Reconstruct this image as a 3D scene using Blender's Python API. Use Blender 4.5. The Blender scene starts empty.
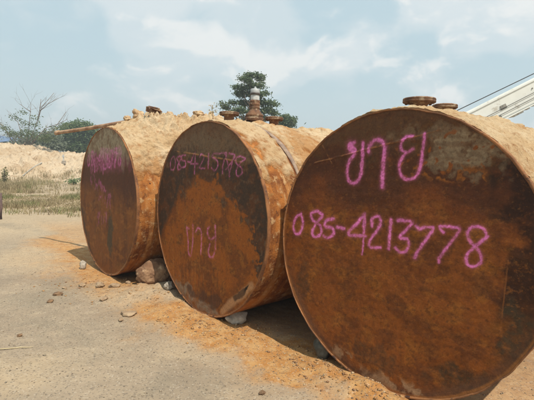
import bpy, bmesh, math, random
import numpy as np
from mathutils import Vector, Matrix

random.seed(7)
RNG = np.random.default_rng(7)
scene = bpy.context.scene
col = scene.collection

# ------------------------------------------------------------------ camera
cam_d = bpy.data.cameras.new("camera")
cam_d.sensor_width = 36.0
cam_d.lens = 28.03
cam_d.clip_start = 0.05
cam_d.clip_end = 3000
cam = bpy.data.objects.new("camera", cam_d)
col.objects.link(cam)
CF = Vector((0.0, 0.99604211, -0.08888255))
CR = Vector((0.99938756, 0.00311025, 0.03485436))
CU = Vector((-0.03499285, 0.08882812, 0.9954321))
cam.matrix_world = Matrix(((CR.x, CU.x, -CF.x, 0), (CR.y, CU.y, -CF.y, 0), (CR.z, CU.z, -CF.z, 1.6), (0, 0, 0, 1)))
scene.camera = cam

# ------------------------------------------------------------------ light
HAZE_DENSITY = 0.0032     # per metre, thin dry season haze
SUN_YAW = 0.722            # the sun stands nearly in the plane of the tank ends
SUN_EL = math.radians(60)
sx, sy = math.sin(SUN_YAW), -math.cos(SUN_YAW)
sun_dir = Vector((sx * math.cos(SUN_EL), sy * math.cos(SUN_EL), math.sin(SUN_EL)))
sd = bpy.data.lights.new("sun", 'SUN')
sd.energy = 4.0
sd.angle = math.radians(0.8)
sd.color = (1.0, 0.93, 0.82)
sun = bpy.data.objects.new("sun", sd)
sun.rotation_euler = sun_dir.to_track_quat('Z', 'Y').to_euler()
col.objects.link(sun)
scene.view_settings.view_transform = 'Standard'
scene.view_settings.look = 'None'
scene.view_settings.exposure = 0.22
scene.view_settings.gamma = 1.0

class NT:
    """small helper for node trees"""
    def __init__(s, tree):
        s.t = tree; s.n = tree.nodes; s.l = tree.links
    def put(s, sock, v):
        if hasattr(v, 'node') or isinstance(v, bpy.types.NodeSocket): s.l.new(v, sock)
        else:
            if isinstance(v, (tuple, list)) and len(v) == 3 and sock.type == 'RGBA': v = (*v, 1)
            sock.default_value = v
    def node(s, kind, ins=None, out=0, **props):
        n = s.n.new('ShaderNode' + kind)
        for k, v in props.items(): setattr(n, k, v)
        for k, v in (ins or {}).items(): s.put(n.inputs[k], v)
        return n.outputs[out]
    def math(s, op, a, b=0.0, c=None, clamp=False):
        ins = {0: a, 1: b}
        if c is not None: ins[2] = c
        return s.node('Math', ins, operation=op, use_clamp=clamp)
    def vmath(s, op, a, b=(0, 0, 0), out=0): return s.node('VectorMath', {0: a, 1: b}, out=out, operation=op)
    def mix(s, f, a, b, mode='MIX'):
        n = s.n.new('ShaderNodeMix'); n.data_type = 'RGBA'; n.blend_type = mode
        s.put(n.inputs[0], f); s.put(n.inputs[6], a); s.put(n.inputs[7], b)
        return n.outputs[2]
    def noise(s, vec, scale, detail=4, rough=0.55, dist=0.0, out=0):
        ins = {'Scale': scale, 'Detail': detail, 'Roughness': rough, 'Distortion': dist}
        if vec is not None: ins['Vector'] = vec
        return s.node('TexNoise', ins, out=out)
    def ramp(s, f, a, b):
        n = s.n.new('ShaderNodeMapRange'); n.interpolation_type = 'SMOOTHSTEP'
        s.put(n.inputs[0], f); n.inputs[1].default_value = a; n.inputs[2].default_value = b
        return n.outputs[0]

world = bpy.data.worlds.new("World")
scene.world = world
world.use_nodes = True
W = NT(world.node_tree)
W.n.clear()
sky = W.node('TexSky', sky_type='NISHITA', sun_disc=False, sun_elevation=SUN_EL,
             sun_rotation=math.atan2(sx, sy), air_density=1.5, dust_density=4.0, ozone_density=1.0)
gen = W.node('TexCoord', out=0)
sep = W.n.new('ShaderNodeSeparateXYZ'); W.l.new(gen, sep.inputs[0])
zz = sep.outputs[2]
# pale tropical haze over the blue
c = W.mix(0.86, sky, (5.0, 6.4, 6.95))
hz_f = W.ramp(zz, 0.25, 0.0)
c = W.mix(W.math('MULTIPLY', hz_f, 0.6), c, (6.3, 7.0, 7.0))
# clouds: banks of cumulus fixed in the sky, broken up by noise
warp = W.noise(gen, 3.0, 3, 0.5, out=1)
wv = W.vmath('ADD', gen, W.node('VectorMath', {0: W.vmath('SUBTRACT', warp, (0.5, 0.5, 0.5)), 'Scale': 0.16}, operation='SCALE'))
def cloud_dir(px, py):
    d = CF * 415.7 + CR * (px - 267) - CU * (py - 200)
    return d.normalized()
CLOUDS = [  # direction, horizontal size, vertical size, strength
    ((0.395, 0.845, 0.359), 0.16, 0.075, 1.0), ((0.54, 0.78, 0.30), 0.10, 0.06, 0.8),
    ((-0.22, 0.90, 0.35), 0.13, 0.05, 0.75), ((-0.05, 0.93, 0.33), 0.10, 0.06, 0.7),
    ((0.16, 0.94, 0.24), 0.10, 0.05, 0.7), ((-0.55, 0.78, 0.32), 0.22, 0.05, 0.5),
    ((-0.10, 0.95, 0.26), 0.16, 0.04, 0.6), ((0.09, 0.86, 0.47), 0.22, 0.05, 0.5),
    ((-0.5, 0.78, 0.42), 0.25, 0.04, 0.5), ((0.75, 0.55, 0.35), 0.2, 0.08, 0.7),
    ((-0.8, 0.5, 0.35), 0.25, 0.08, 0.6), ((0.9, -0.2, 0.4), 0.3, 0.1, 0.6),
    ((-0.9, -0.3, 0.3), 0.3, 0.09, 0.6), ((0.1, -0.9, 0.4), 0.35, 0.1, 0.6)]
dens = None
for d, w_, h_, s_ in CLOUDS:
    dv = Vector(d).normalized()
    df = W.vmath('SUBTRACT', wv, tuple(dv))
    sc = W.vmath('MULTIPLY', df, (1 / w_, 1 / w_, 1 / h_))
    q = W.vmath('DOT_PRODUCT', sc, sc, out=1)
    g = W.math('MULTIPLY', W.math('EXPONENT', W.math('MULTIPLY', q, -1.0)), s_)
    dens = g if dens is None else W.math('ADD', dens, g)
cl_vec = W.vmath('MULTIPLY', gen, (1, 1, 1.6))
cn = W.noise(cl_vec, 6.5, 9, 0.56, .25)
cn2 = W.noise(cl_vec, 1.7, 5, 0.55)
tot = W.math('ADD', W.math('MULTIPLY', W.math('MINIMUM', dens, 1.2), 0.42), W.math('ADD', cn, W.math('MULTIPLY', cn2, 0.35)))
mask = W.ramp(tot, 0.74, 1.00)
c = W.mix(W.math('MULTIPLY', mask, 0.42), c, (6.9, 7.3, 7.4))
# small broken cumulus heads with brighter tops
fl = W.vmath('MULTIPLY', wv, (1, 1, 1.55))
p1 = W.noise(fl, 3.9, 8, 0.5)
p2 = W.noise(W.vmath('ADD', fl, (0, 0, 0.035)), 3.9, 8, 0.5)
head = W.ramp(W.math('ADD', p1, W.math('MULTIPLY', dens, .12)), 0.50, 0.63)
topl = W.ramp(W.math('SUBTRACT', p1, p2), -0.01, 0.06)
c = W.mix(W.math('MULTIPLY', head, .5), c, (6.9, 7.35, 7.5))
c = W.mix(W.math('MULTIPLY', W.math('MULTIPLY', head, topl), .7), c, (7.95, 8.05, 7.9))
bg = W.node('Background', {'Color': c, 'Strength': 0.1})
wo = W.n.new('ShaderNodeOutputWorld'); W.l.new(bg, wo.inputs[0])

# ------------------------------------------------------------------ numpy noise
_perm = np.random.default_rng(3).permutation(256)
_perm = np.concatenate([_perm, _perm, _perm])
_g = np.random.default_rng(4).normal(size=(256, 3)); _g /= np.linalg.norm(_g, axis=1)[:, None]
def perlin(x, y, z=0.0):
    x, y, z = np.broadcast_arrays(np.asarray(x, float), np.asarray(y, float), np.asarray(z, float))
    xi, yi, zi = np.floor(x).astype(int), np.floor(y).astype(int), np.floor(z).astype(int)
    xf, yf, zf = x - xi, y - yi, z - zi
    f = lambda t: t * t * t * (t * (t * 6 - 15) + 10)
    u, v, w = f(xf), f(yf), f(zf)
    r = 0
    for dx in (0, 1):
        for dy in (0, 1):
            for dz in (0, 1):
                h = _perm[_perm[_perm[(xi + dx) & 255] + ((yi + dy) & 255)] + ((zi + dz) & 255)]
                gg = _g[h]
                d = gg[..., 0] * (xf - dx) + gg[..., 1] * (yf - dy) + gg[..., 2] * (zf - dz)
                r = r + d * (u if dx else 1 - u) * (v if dy else 1 - v) * (w if dz else 1 - w)
    return r
def fbm(x, y, z=0.0, o=4, gain=0.5):
    r = 0; a = 1.0; f = 1.0
    for k in range(o):
        r = r + a * perlin(x * f + 17.3 * k, y * f - 9.1 * k, z * f if np.ndim(z) else z * f + 3.7 * k)
        a *= gain; f *= 2.03
    return r * 1.5
def sm(x, a, b):
    t = np.clip((x - a) / (b - a), 0, 1)
    return t * t * (3 - 2 * t)
def lerp(a, b, f):
    return a * (1 - f[..., None]) + np.array(b) * f[..., None]

# ------------------------------------------------------------------ objects
def link(o, parent=None):
    col.objects.link(o)
    if parent is not None: o.parent = parent
    return o
def mesh_np(name, V, F, mat=None, smooth=False, cols=None, attrs=None):
    """V (n,3), F (m,k) equal-sized faces"""
    me = bpy.data.meshes.new(name)
    V = np.asarray(V, np.float32); F = np.asarray(F, np.int32)
    me.vertices.add(len(V)); me.vertices.foreach_set('co', V.ravel())
    k = F.shape[1]
    me.loops.add(F.size); me.loops.foreach_set('vertex_index', F.ravel())
    me.polygons.add(len(F)); me.polygons.foreach_set('loop_start', np.arange(0, F.size, k, dtype=np.int32))
    me.update(calc_edges=True)
    if smooth: me.polygons.foreach_set('use_smooth', np.ones(len(F), bool))
    if cols is not None:
        a = me.color_attributes.new('tint', 'FLOAT_COLOR', 'POINT')
        c4 = np.ones((len(V), 4), np.float32); c4[:, :3] = cols
        a.data.foreach_set('color', c4.ravel())
    for an, av in (attrs or {}).items():
        a = me.attributes.new(an, 'FLOAT', 'POINT'); a.data.foreach_set('value', np.asarray(av, np.float32))
    if mat: me.materials.append(mat)
    me.validate()
    return me
def obj(name, me, parent=None, loc=None, kind=None, label=None, cat=None, group=None):
    o = bpy.data.objects.new(name, me); link(o, parent)
    if loc is not None: o.location = loc
    return tag(o, label, cat, group, kind)
def tag(o, label=None, cat=None, group=None, kind=None):
    for k, v in (('label', label), ('category', cat), ('group', group), ('kind', kind)):
        if v: o[k] = v
    return o
def empty(name, loc, rz, label, cat, group=None):
    o = bpy.data.objects.new(name, None); o.empty_display_size = 0.2
    link(o); o.location = loc; o.rotation_euler = (0, 0, rz)
    return tag(o, label, cat, group)
def grid_faces(nu, nv, wrap=False):
    """vertex index = i*nv + j, i along u"""
    i = np.arange(nu if wrap else nu - 1)[:, None]; j = np.arange(nv - 1)[None, :]
    a = i * nv + j; b = ((i + 1) % nu) * nv + j
    return np.stack([a, b, b + 1, a + 1], -1).reshape(-1, 4)
def tube(pts, rad, n=8, cap=True):
    """tapered tube along points -> V, F (quads)"""
    P = [Vector(p) for p in pts]; V = []; m = len(P)
    up = Vector((0, 0, 1))
    for i, p in enumerate(P):
        d = (P[min(i + 1, m - 1)] - P[max(i - 1, 0)]).normalized()
        x = d.cross(up)
        if x.length < 1e-3: x = d.cross(Vector((1, 0, 0)))
        x.normalize(); y = x.cross(d)
        r = rad[i] if hasattr(rad, '__len__') else rad
        for k in range(n):
            a = 2 * math.pi * k / n
            V.append(p + (x * math.cos(a) + y * math.sin(a)) * r)
    F = []
    for i in range(m - 1):
        for k in range(n):
            F.append((i * n + k, i * n + (k + 1) % n, (i + 1) * n + (k + 1) % n, (i + 1) * n + k))
    if cap:
        for e in (0, m - 1):
            c0 = len(V); V.append(P[e])
            for k in range(0, n, 2):
                q = [e * n + k, e * n + (k + 1) % n, e * n + (k + 2) % n, c0]
                F.append(tuple(q if e else (q[2], q[1], q[0], q[3])))
    return [tuple(v) for v in V], F
class MB:
    """collects quads and tris of one mesh object"""
    def __init__(s): s.V = []; s.F = []
    def add(s, V, F):
        b = len(s.V); s.V += [tuple(v) for v in V]; s.F += [tuple(i + b for i in f) for f in F]; return s
    def tube(s, pts, rad, n=8, cap=True): return s.add(*tube(pts, rad, n, cap))
    def box(s, c, d, m=None):
        V = []
        for x in (-1, 1):
            for y in (-1, 1):
                for z in (-1, 1):
                    v = Vector((x * d[0] / 2, y * d[1] / 2, z * d[2] / 2))
                    if m is not None: v = m @ v
                    V.append(v + Vector(c))
        return s.add(V, [(0, 1, 3, 2), (4, 6, 7, 5), (0, 4, 5, 1), (2, 3, 7, 6), (0, 2, 6, 4), (1, 5, 7, 3)])
    def lathe(s, prof, n=32, c=(0, 0, 0), wob=0.0):
        V = []; m = len(prof)
        for k in range(n):
            a = 2 * math.pi * k / n
            for i, (r, z) in enumerate(prof):
                rr = r * (1 + wob * (random.random() - .5))
                V.append((c[0] + rr * math.cos(a), c[1] + rr * math.sin(a), c[2] + z))
        F = [(k * m + i, ((k + 1) % n) * m + i, ((k + 1) % n) * m + i + 1, k * m + i + 1) for k in range(n) for i in range(m - 1)]
        return s.add(V, F)
    def mesh(s, name, mat, smooth=False, bevel=0):
        me = bpy.data.meshes.new(name); me.from_pydata(s.V, [], s.F)
        if bevel or True:
            bm = bmesh.new(); bm.from_mesh(me)
            if bevel: bmesh.ops.bevel(bm, geom=bm.edges[:], offset=bevel, segments=2, affect='EDGES', profile=.6)
            bmesh.ops.recalc_face_normals(bm, faces=bm.faces[:]); bm.to_mesh(me); bm.free()
        if smooth:
            for p in me.polygons: p.use_smooth = True
        me.materials.append(mat)
        return me
def rock_mesh(name, mat, dims, seed, sub=4, rough=0.25, angular=0.5, flat_bottom=True):
    bm = bmesh.new(); bmesh.ops.create_icosphere(bm, subdivisions=sub, radius=1)
    V = np.array([v.co[:] for v in bm.verts]); rs = np.random.default_rng(seed)
    # chop by random planes for facets
    for k in range(int(14 * angular)):
        n = rs.normal(size=3); n /= np.linalg.norm(n); d = rs.uniform(.62, .9)
        e = V @ n - d; m = e > 0; V[m] -= np.outer(e[m] * .9, n)
    o = seed * 3.1
    r = 1 + rough * fbm(V[:, 0] * 1.3 + o, V[:, 1] * 1.3, V[:, 2] * 1.3, 5) + rough * .25 * fbm(V[:, 0] * 7 + o, V[:, 1] * 7, V[:, 2] * 7, 3)
    V *= r[:, None]; V *= np.array(dims) / 2
    if flat_bottom: V[:, 2] = np.maximum(V[:, 2], -dims[2] * .42)
    for v, p in zip(bm.verts, V): v.co = p
    me = bpy.data.meshes.new(name); bm.to_mesh(me); bm.free()
    for p in me.polygons: p.use_smooth = True
    me.materials.append(mat)
    return me

# ------------------------------------------------------------------ materials
def mat_new(name):
    m = bpy.data.materials.new(name); m.use_nodes = True
    t = NT(m.node_tree); t.n.clear()
    o = t.n.new('ShaderNodeOutputMaterial'); b = t.n.new('ShaderNodeBsdfPrincipled')
    t.l.new(b.outputs[0], o.inputs[0])
    return m, t, b
def simple_mat(name, c1, c2, scale=8, rough=.85, bump=.3, bdist=.01, metal=0, c3=None, s3=30, t3=(.6, .75), coord=3):
    m, t, b = mat_new(name)
    P = t.node('TexCoord', out=coord)
    f = t.ramp(t.noise(P, scale, 6, .6), .35, .65)
    c = t.mix(f, c1, c2)
    if c3: c = t.mix(t.ramp(t.noise(P, s3, 5, .6), *t3), c, c3)
    t.put(b.inputs['Base Color'], c); b.inputs['Roughness'].default_value = rough; b.inputs['Metallic'].default_value = metal
    if bump:
        bn = t.node('Bump', {'Height': t.noise(P, scale * 5, 6, .65), 'Strength': bump, 'Distance': bdist})
        t.put(b.inputs['Normal'], bn)
    return m
OBJ = 3
def plate_mat():  # finely mottled
    m, t, b = mat_new('rusted_plate')
    P = t.node('TexCoord', out=OBJ)
    A = t.node('Attribute', attribute_name='tint')
    n1 = t.noise(P, 22, 8, .7); n2 = t.noise(P, 90, 5, .7); n3 = t.noise(P, 7, 6, .6)
    n4 = t.noise(P, 240, 4, .7)
    k = t.math('ADD', t.math('MULTIPLY', n1, 1.2), t.math('MULTIPLY', n2, 1.0))
    k = t.math('ADD', t.math('ADD', k, t.math('MULTIPLY', n4, 1.0)), -.55)
    v = t.mix(1.0, A, t.node('CombineColor', {0: k, 1: k, 2: k}), 'MULTIPLY')
    # ochre bloom and dark pits
    pt = t.node('Attribute', attribute_name='paint', out=2)
    bloom = t.math('MULTIPLY', t.ramp(t.noise(P, 28, 10, .8), .54, .66), .55)
    bloom = t.math('MULTIPLY', bloom, t.math('SUBTRACT', 1, pt))
    v = t.mix(bloom, v, t.mix(.55, v, (.34, .14, .03)))
    pits = t.math('MULTIPLY', t.ramp(t.noise(P, 75, 6, .7), .38, .26), .6)
    v = t.mix(pits, v, (.02, .013, .01))
    t.put(b.inputs['Base Color'], v)
    b.inputs['Specular IOR Level'].default_value = .22
    t.put(b.inputs['Roughness'], t.math('ADD', .62, t.math('MULTIPLY', n1, .25)))
    h = t.math('ADD', t.math('MULTIPLY', n1, 1.0), t.math('ADD', t.math('MULTIPLY', n2, .3), t.math('ADD', t.math('MULTIPLY', n4, .12), t.math('MULTIPLY', n3, .5))))
    t.put(b.inputs['Normal'], t.node('Bump', {'Height': h, 'Strength': .4, 'Distance': .010}))
    return m
M_plate = plate_mat()
def shell_mat():
    m, t, b = mat_new('rusted_shell')
    P = t.node('TexCoord', out=OBJ)
    b.inputs['Specular IOR Level'].default_value = .2
    stk = t.node('Attribute', attribute_name='streak', out=2)
    n1 = t.noise(P, 3, 6, .6, .6); n2 = t.noise(P, 14, 8, .7); n3 = t.noise(P, 60, 5, .7)
    c = t.mix(t.ramp(n1, .35, .62), (.15, .045, .012), (.42, .155, .035))
    c = t.mix(t.math('MULTIPLY', t.ramp(stk, .5, .85), .5), c, (.50, .24, .08))
    c = t.mix(t.math('MULTIPLY', t.ramp(stk, .42, .2), .45), c, (.14, .045, .015))
    c = t.mix(t.math('MULTIPLY', t.ramp(n2, .52, .66), .8), c, (.52, .33, .16))
    c = t.mix(t.ramp(n2, .42, .32), c, (.07, .028, .014))
    c = t.mix(t.math('MULTIPLY', t.ramp(t.noise(P, 32, 6, .75), .55, .68), .7), c, (.50, .20, .05))
    c = t.mix(t.ramp(n3, .6, .8), c, (.46, .2, .06))
    t.put(b.inputs['Base Color'], c); b.inputs['Roughness'].default_value = .85
    h = t.math('ADD', n2, t.math('MULTIPLY', n3, .4))
    t.put(b.inputs['Normal'], t.node('Bump', {'Height': h, 'Strength': .7, 'Distance': .02}))
    return m
M_shell = shell_mat()
def soil_mat():
    m, t, b = mat_new('caked_sandy_soil')
    P = t.node('TexCoord', out=OBJ)
    n1 = t.noise(P, 2.2, 6, .6, .3); n2 = t.noise(P, 12, 8, .7); n3 = t.noise(P, 70, 4, .7)
    th = t.node('Attribute', attribute_name='thick', out=2)
    sand = t.mix(t.ramp(n1, .35, .65), (.56, .375, .20), (.68, .52, .33))
    sand = t.mix(t.math('MULTIPLY', t.ramp(n2, .50, .68), .75), sand, (.38, .19, .08))
    sand = t.mix(t.math('MULTIPLY', t.ramp(n3, .62, .8), .5), sand, (.22, .12, .06))
    sand = t.mix(t.math('MULTIPLY', t.ramp(t.noise(P, 40, 3, .6), .64, .72), .6), sand, (.68, .54, .36))
    og = t.node('Attribute', attribute_name='orange', out=2)
    sand = t.mix(t.math('MULTIPLY', t.ramp(t.math('ADD', og, t.math('MULTIPLY', t.math('SUBTRACT', n2, .5), 1.0)), .3, .75), .8), sand, t.mix(n2, (.40, .17, .05), (.54, .30, .12)))
    rustn = t.mix(n2, (.22, .075, .02), (.50, .22, .06))
    f = t.ramp(t.math('ADD', th, t.math('MULTIPLY', t.math('SUBTRACT', n2, .5), .03)), .0, .022)
    c = t.mix(f, rustn, sand)
    t.put(b.inputs['Base Color'], c); b.inputs['Roughness'].default_value = .95
    b.inputs['Specular IOR Level'].default_value = .15
    h = t.math('ADD', t.math('MULTIPLY', n2, 1.0), t.math('MULTIPLY', n3, .35))
    t.put(b.inputs['Normal'], t.node('Bump', {'Height': h, 'Strength': 1.0, 'Distance': .04}))
    return m
M_soil = soil_mat()
M_lump = simple_mat('dry_sandy_lump', (.44, .27, .14), (.62, .45, .27), 9, .95, .9, .02, c3=(.30, .15, .06), s3=22, t3=(.55, .68))
M_rust = simple_mat('dark_rust', (.085, .038, .02), (.20, .095, .045), 12, .85, .6, .01, c3=(.34, .24, .15), s3=18, t3=(.52, .66))
M_rust_pipe = simple_mat('rusty_pipe', (.26, .13, .07), (.46, .30, .18), 9, .85, .5, .006, c3=(.12, .05, .03), s3=25)
M_white_metal = simple_mat('weathered_white_metal', (.42, .42, .40), (.60, .60, .57), 20, .6, .2, .004, c3=(.25, .14, .08), s3=14, t3=(.6, .72))
M_dark_ring = simple_mat('dark_iron', (.04, .035, .03), (.09, .07, .06), 20, .6, .2, .004)
M_band = simple_mat('scraped_weld_band', (.20, .135, .10), (.34, .24, .17), 14, .8, .4, .004, c3=(.28, .12, .05), s3=20)
M_boulder = simple_mat('brown_boulder', (.20, .10, .05), (.38, .225, .12), 5, .9, .8, .03, c3=(.52, .35, .2), s3=9, t3=(.56, .68))
M_white_stone = simple_mat('pale_stone', (.30, .255, .20), (.47, .41, .33), 9, .8, .5, .02, c3=(.33, .26, .18), s3=14)
M_grey_stone = simple_mat('grey_stone', (.055, .052, .038), (.11, .105, .08), 9, .75, .5, .02, c3=(.19, .17, .13), s3=18)
M_clod = simple_mat('dry_clod', (.30, .20, .12), (.46, .33, .20), 12, .95, .7, .02)
M_clod_dark = simple_mat('brown_clod', (.15, .085, .045), (.28, .17, .09), 12, .95, .7, .02)
M_clod_orange = simple_mat('orange_crumb', (.30, .13, .035), (.46, .23, .07), 12, .95, .7, .02)
# ------------------------------------------------------------------ layout
R0 = 0.997
YAW = [0.733, 0.736, 0.782]
CEN = [(-2.199, 5.647), (-0.648, 4.283), (0.864, 2.907)]
LEN = 4.4
AX = [Vector((math.cos(y), math.sin(y), 0)) for y in YAW]      # from the near end to the far end
RT = [Vector((math.sin(y), -math.cos(y), 0)) for y in YAW]     # to the right across the near end

# ------------------------------------------------------------------ ground
def ground_z(x, y):
    x = np.asarray(x, float); y = np.asarray(y, float)
    z = 0.030 * fbm(x * .45, y * .45, 1.5, 3) + 0.010 * fbm(x * 2.3, y * 2.3, 4.1, 4) + 0.004 * fbm(x * 11, y * 11, 7.7, 3)
    # wheel ruts of the dirt road, left
    z = z * sm(np.hypot(x, y), -1, 2)
    # spilled soil round the near ends of the tanks
    for (cx, cy, r, h) in SPILLS:
        d = np.hypot(x - cx, y - cy) / r
        z = z + h * np.exp(-d * d) * (1 + .55 * fbm(x * 6 + cx, y * 6, 2.2, 3))
    z = z - 0.012
    z = z + 0.25 * sm(y, 20, 60) * (fbm(x * .05, y * .05, 9.0, 3))
    return z
SPILLS = [(-1.20, 4.75, .28, .05), (-1.62, 4.85, .25, .035), (-1.30, 5.05, .3, .06), (-.72, 3.98, .3, .035), (-1.0, 4.35, .2, .03),
          (-.2, 3.75, .35, .02), (.60, 3.0, .22, .05), (.74, 2.84, .16, .06), (.88, 2.68, .14, .06), (1.02, 2.52, .14, .04), (.45, 3.25, .2, .02), (-2.1, 5.3, .3, .02)]
def axis_coords(lo, hi, dense_lo, dense_hi, step, growth=1.12):
    mid = np.arange(dense_lo, dense_hi, step)
    up = []; s = step; x = mid[-1]
    while x < hi: s *= growth; x += s; up.append(x)
    dn = []; s = step; x = mid[0]
    while x > lo: s *= growth; x -= s; dn.append(x)
    return np.array(dn[::-1] + list(mid) + up)
gx = axis_coords(-1200, 1200, -5.0, 3.2, 0.02); gy = axis_coords(-300, 1700, 2.2, 8.5, 0.02)
GX, GY = np.meshgrid(gx, gy, indexing='ij')
GZ = ground_z(GX, GY)
V = np.stack([GX, GY, GZ], -1).reshape(-1, 3)
# rust-stained earth along the row of tank ends (wear with a shape of its own)
def seg_dist(x, y, a, b):
    ax, ay = a; bx, by = b; dx, dy = bx - ax, by - ay
    t = np.clip(((x - ax) * dx + (y - ay) * dy) / (dx * dx + dy * dy), 0, 1)
    return np.hypot(x - ax - t * dx, y - ay - t * dy)
nz = fbm(GX * 1.6, GY * 1.6, 3.3, 5)
nf = fbm(GX * 6, GY * 6, 5.3, 4)
row = seg_dist(GX, GY, (-3.3, 6.6), (2.4, 1.5))
st1 = 1 - sm(seg_dist(GX, GY, (-.95, 4.2), (.25, 3.42)) + .22 * nz + .12 * nf, .06, .56)
st2 = 1 - sm(seg_dist(GX, GY, (-4.0, 7.9), (-1.9, 5.3)) + .25 * nz + .10 * nf, .05, .75)
st3 = 1 - sm(seg_dist(GX, GY, (.2, 3.4), (1.3, 2.3)) + .16 * nz + .10 * nf, .04, .38)
st4 = 1 - sm(row + .25 * nz, .3, 1.1)
stain = np.clip(st1 + .8 * st2 + .8 * st3 + .25 * st4, 0, 1)
behind = ((GX + .648) * AX[1].x + (GY - 4.283) * AX[1].y)
stain = np.maximum(stain, .55 * sm(behind, -.1, .3) * (1 - sm(row, 2.5, 5)))
sandy = sm(fbm(GX * .5 + 3, GY * .5, 8.8, 4) + .35 * nz - .25 * np.exp(-((GX + 1.6) ** 2 + (GY - 3.2) ** 2) / 3), -.15, .5)
sandy = np.maximum(sandy, 1 - sm(seg_dist(GX, GY, (-1.9, 5.0), (-1.05, 4.5)) + .12 * nz, .15, .5))
sandy = np.maximum(sandy, .9 * sm(GY + .8 * nz, 6.2, 9.0))
G_ground = mesh_np('ground', V, grid_faces(len(gx), len(gy)), None, True,
                   attrs={'stain': stain.ravel(), 'sandy': sandy.ravel()})
def ground_mat():
    m, t, b = mat_new('packed_sandy_gravel')
    P = t.node('TexCoord', out=OBJ)
    st = t.node('Attribute', attribute_name='stain', out=2); sa = t.node('Attribute', attribute_name='sandy', out=2)
    n1 = t.noise(P, 1.1, 6, .6); n2 = t.noise(P, 9, 7, .65); n3 = t.noise(P, 60, 5, .7); n4 = t.noise(P, 150, 3, .7)
    grit = t.mix(t.ramp(n1, .3, .7), (.262, .203, .142), (.36, .28, .192))
    sand = t.mix(t.ramp(n2, .35, .65), (.37, .272, .168), (.46, .352, .228))
    c = t.mix(t.math('MULTIPLY', sa, .8), grit, sand)
    c = t.mix(t.math('MULTIPLY', t.ramp(n2, .55, .75), .5), c, (.20, .165, .12))
    c = t.mix(t.math('MULTIPLY', t.ramp(n2, .46, .3), .35), c, (.48, .38, .25))
    c = t.mix(t.math('MULTIPLY', t.ramp(t.noise(P, .7, 5, .6, .5), .5, .66), .5), c, t.mix(n2, (.15, .13, .095), (.27, .225, .16)))
    c = t.mix(t.math('MULTIPLY', t.ramp(t.noise(P, 24, 6, .7), .55, .7), .35), c, (.16, .13, .095))
    stc = t.mix(t.ramp(n2, .35, .65), (.37, .165, .045), (.45, .26, .105))
    c = t.mix(t.math('MULTIPLY', st, t.ramp(t.math('ADD', n2, t.math('MULTIPLY', st, .3)), .35, .7)), c, stc)
    # aggregate: pale and dark grains
    vo = t.node('TexVoronoi', {'Vector': P, 'Scale': 95.0, 'Randomness': 1.0}, out=1)
    vs = t.n.new('ShaderNodeSeparateColor'); t.l.new(vo, vs.inputs[0])
    c = t.mix(t.math('MULTIPLY', t.ramp(vs.outputs[0], .86, .90), .45), c, (.10, .085, .07))
    c = t.mix(t.math('MULTIPLY', t.ramp(vs.outputs[1], .93, .97), .3), c, (.55, .48, .38))
    c = t.mix(t.math('MULTIPLY', t.ramp(n3, .58, .7), .35), c, (.15, .12, .09))
    c = t.mix(t.math('MULTIPLY', t.ramp(n4, .58, .7), .3), c, (.56, .5, .4))
    # far fields beyond the sand turn to dry grass
    sp = t.n.new('ShaderNodeSeparateXYZ'); t.l.new(P, sp.inputs[0])
    c = t.mix(t.ramp(sp.outputs[1], 38, 44), c, t.mix(n1, (.12, .12, .05), (.2, .18, .08)))
    t.put(b.inputs['Base Color'], c); b.inputs['Roughness'].default_value = .95
    b.inputs['Specular IOR Level'].default_value = .2
    h = t.math('ADD', t.math('MULTIPLY', n2, .8), t.math('ADD', t.math('MULTIPLY', n3, .5), t.math('MULTIPLY', n4, .25)))
    t.put(b.inputs['Normal'], t.node('Bump', {'Height': h, 'Strength': .45, 'Distance': .016}))
    return m
G_ground.materials.append(ground_mat())
obj('ground', G_ground, kind='structure')

# ------------------------------------------------------------------ sand bank behind
def bank_h(x, y):
    x = np.asarray(x, float); y = np.asarray(y, float)
    foot = 24.0 + 1.5 * fbm(x * .12, 0 * x, 2.0, 3) + .03 * (x + 15) * 0
    crest = 1.72 + .35 * fbm(x * .22, y * .15, 5.0, 3) + .5 * np.exp(-((x + 21.5) / 1.6) ** 2)
    rise = sm(y, foot, foot + 9.0) ** .8
    fall = 1 - sm(y, 37, 43)
    base = crest * rise * fall
    lump = .42 * np.abs(fbm(x * .7, y * .7, 1.1, 5, .6)) + .20 * np.abs(fbm(x * 2.5, y * 2.5, 4.4, 4, .6)) + .12 * np.maximum(0, fbm(x * 4, y * 4, 7.4, 3)) - .12
    return base + lump * sm(rise * fall, .02, .5) - .06 + .0 * x
bx = np.concatenate([np.linspace(-70, -26, 110), np.arange(-25.9, -8, .07), np.linspace(-7.9, 40, 130)]); by = np.concatenate([np.arange(21.5, 36, .085), np.linspace(36.1, 45, 30)])
BX, BY = np.meshgrid(bx, by, indexing='ij')
BZ = bank_h(BX, BY); edge = np.minimum(sm(BX, -70, -60), 1 - sm(BX, 30, 40)); BZ = BZ * edge - .35 * (1 - edge)
lowm = sm(BZ, .0, .25)
BZ = np.where(BZ < .05, BZ - .35 * (1 - lowm), BZ)
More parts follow.
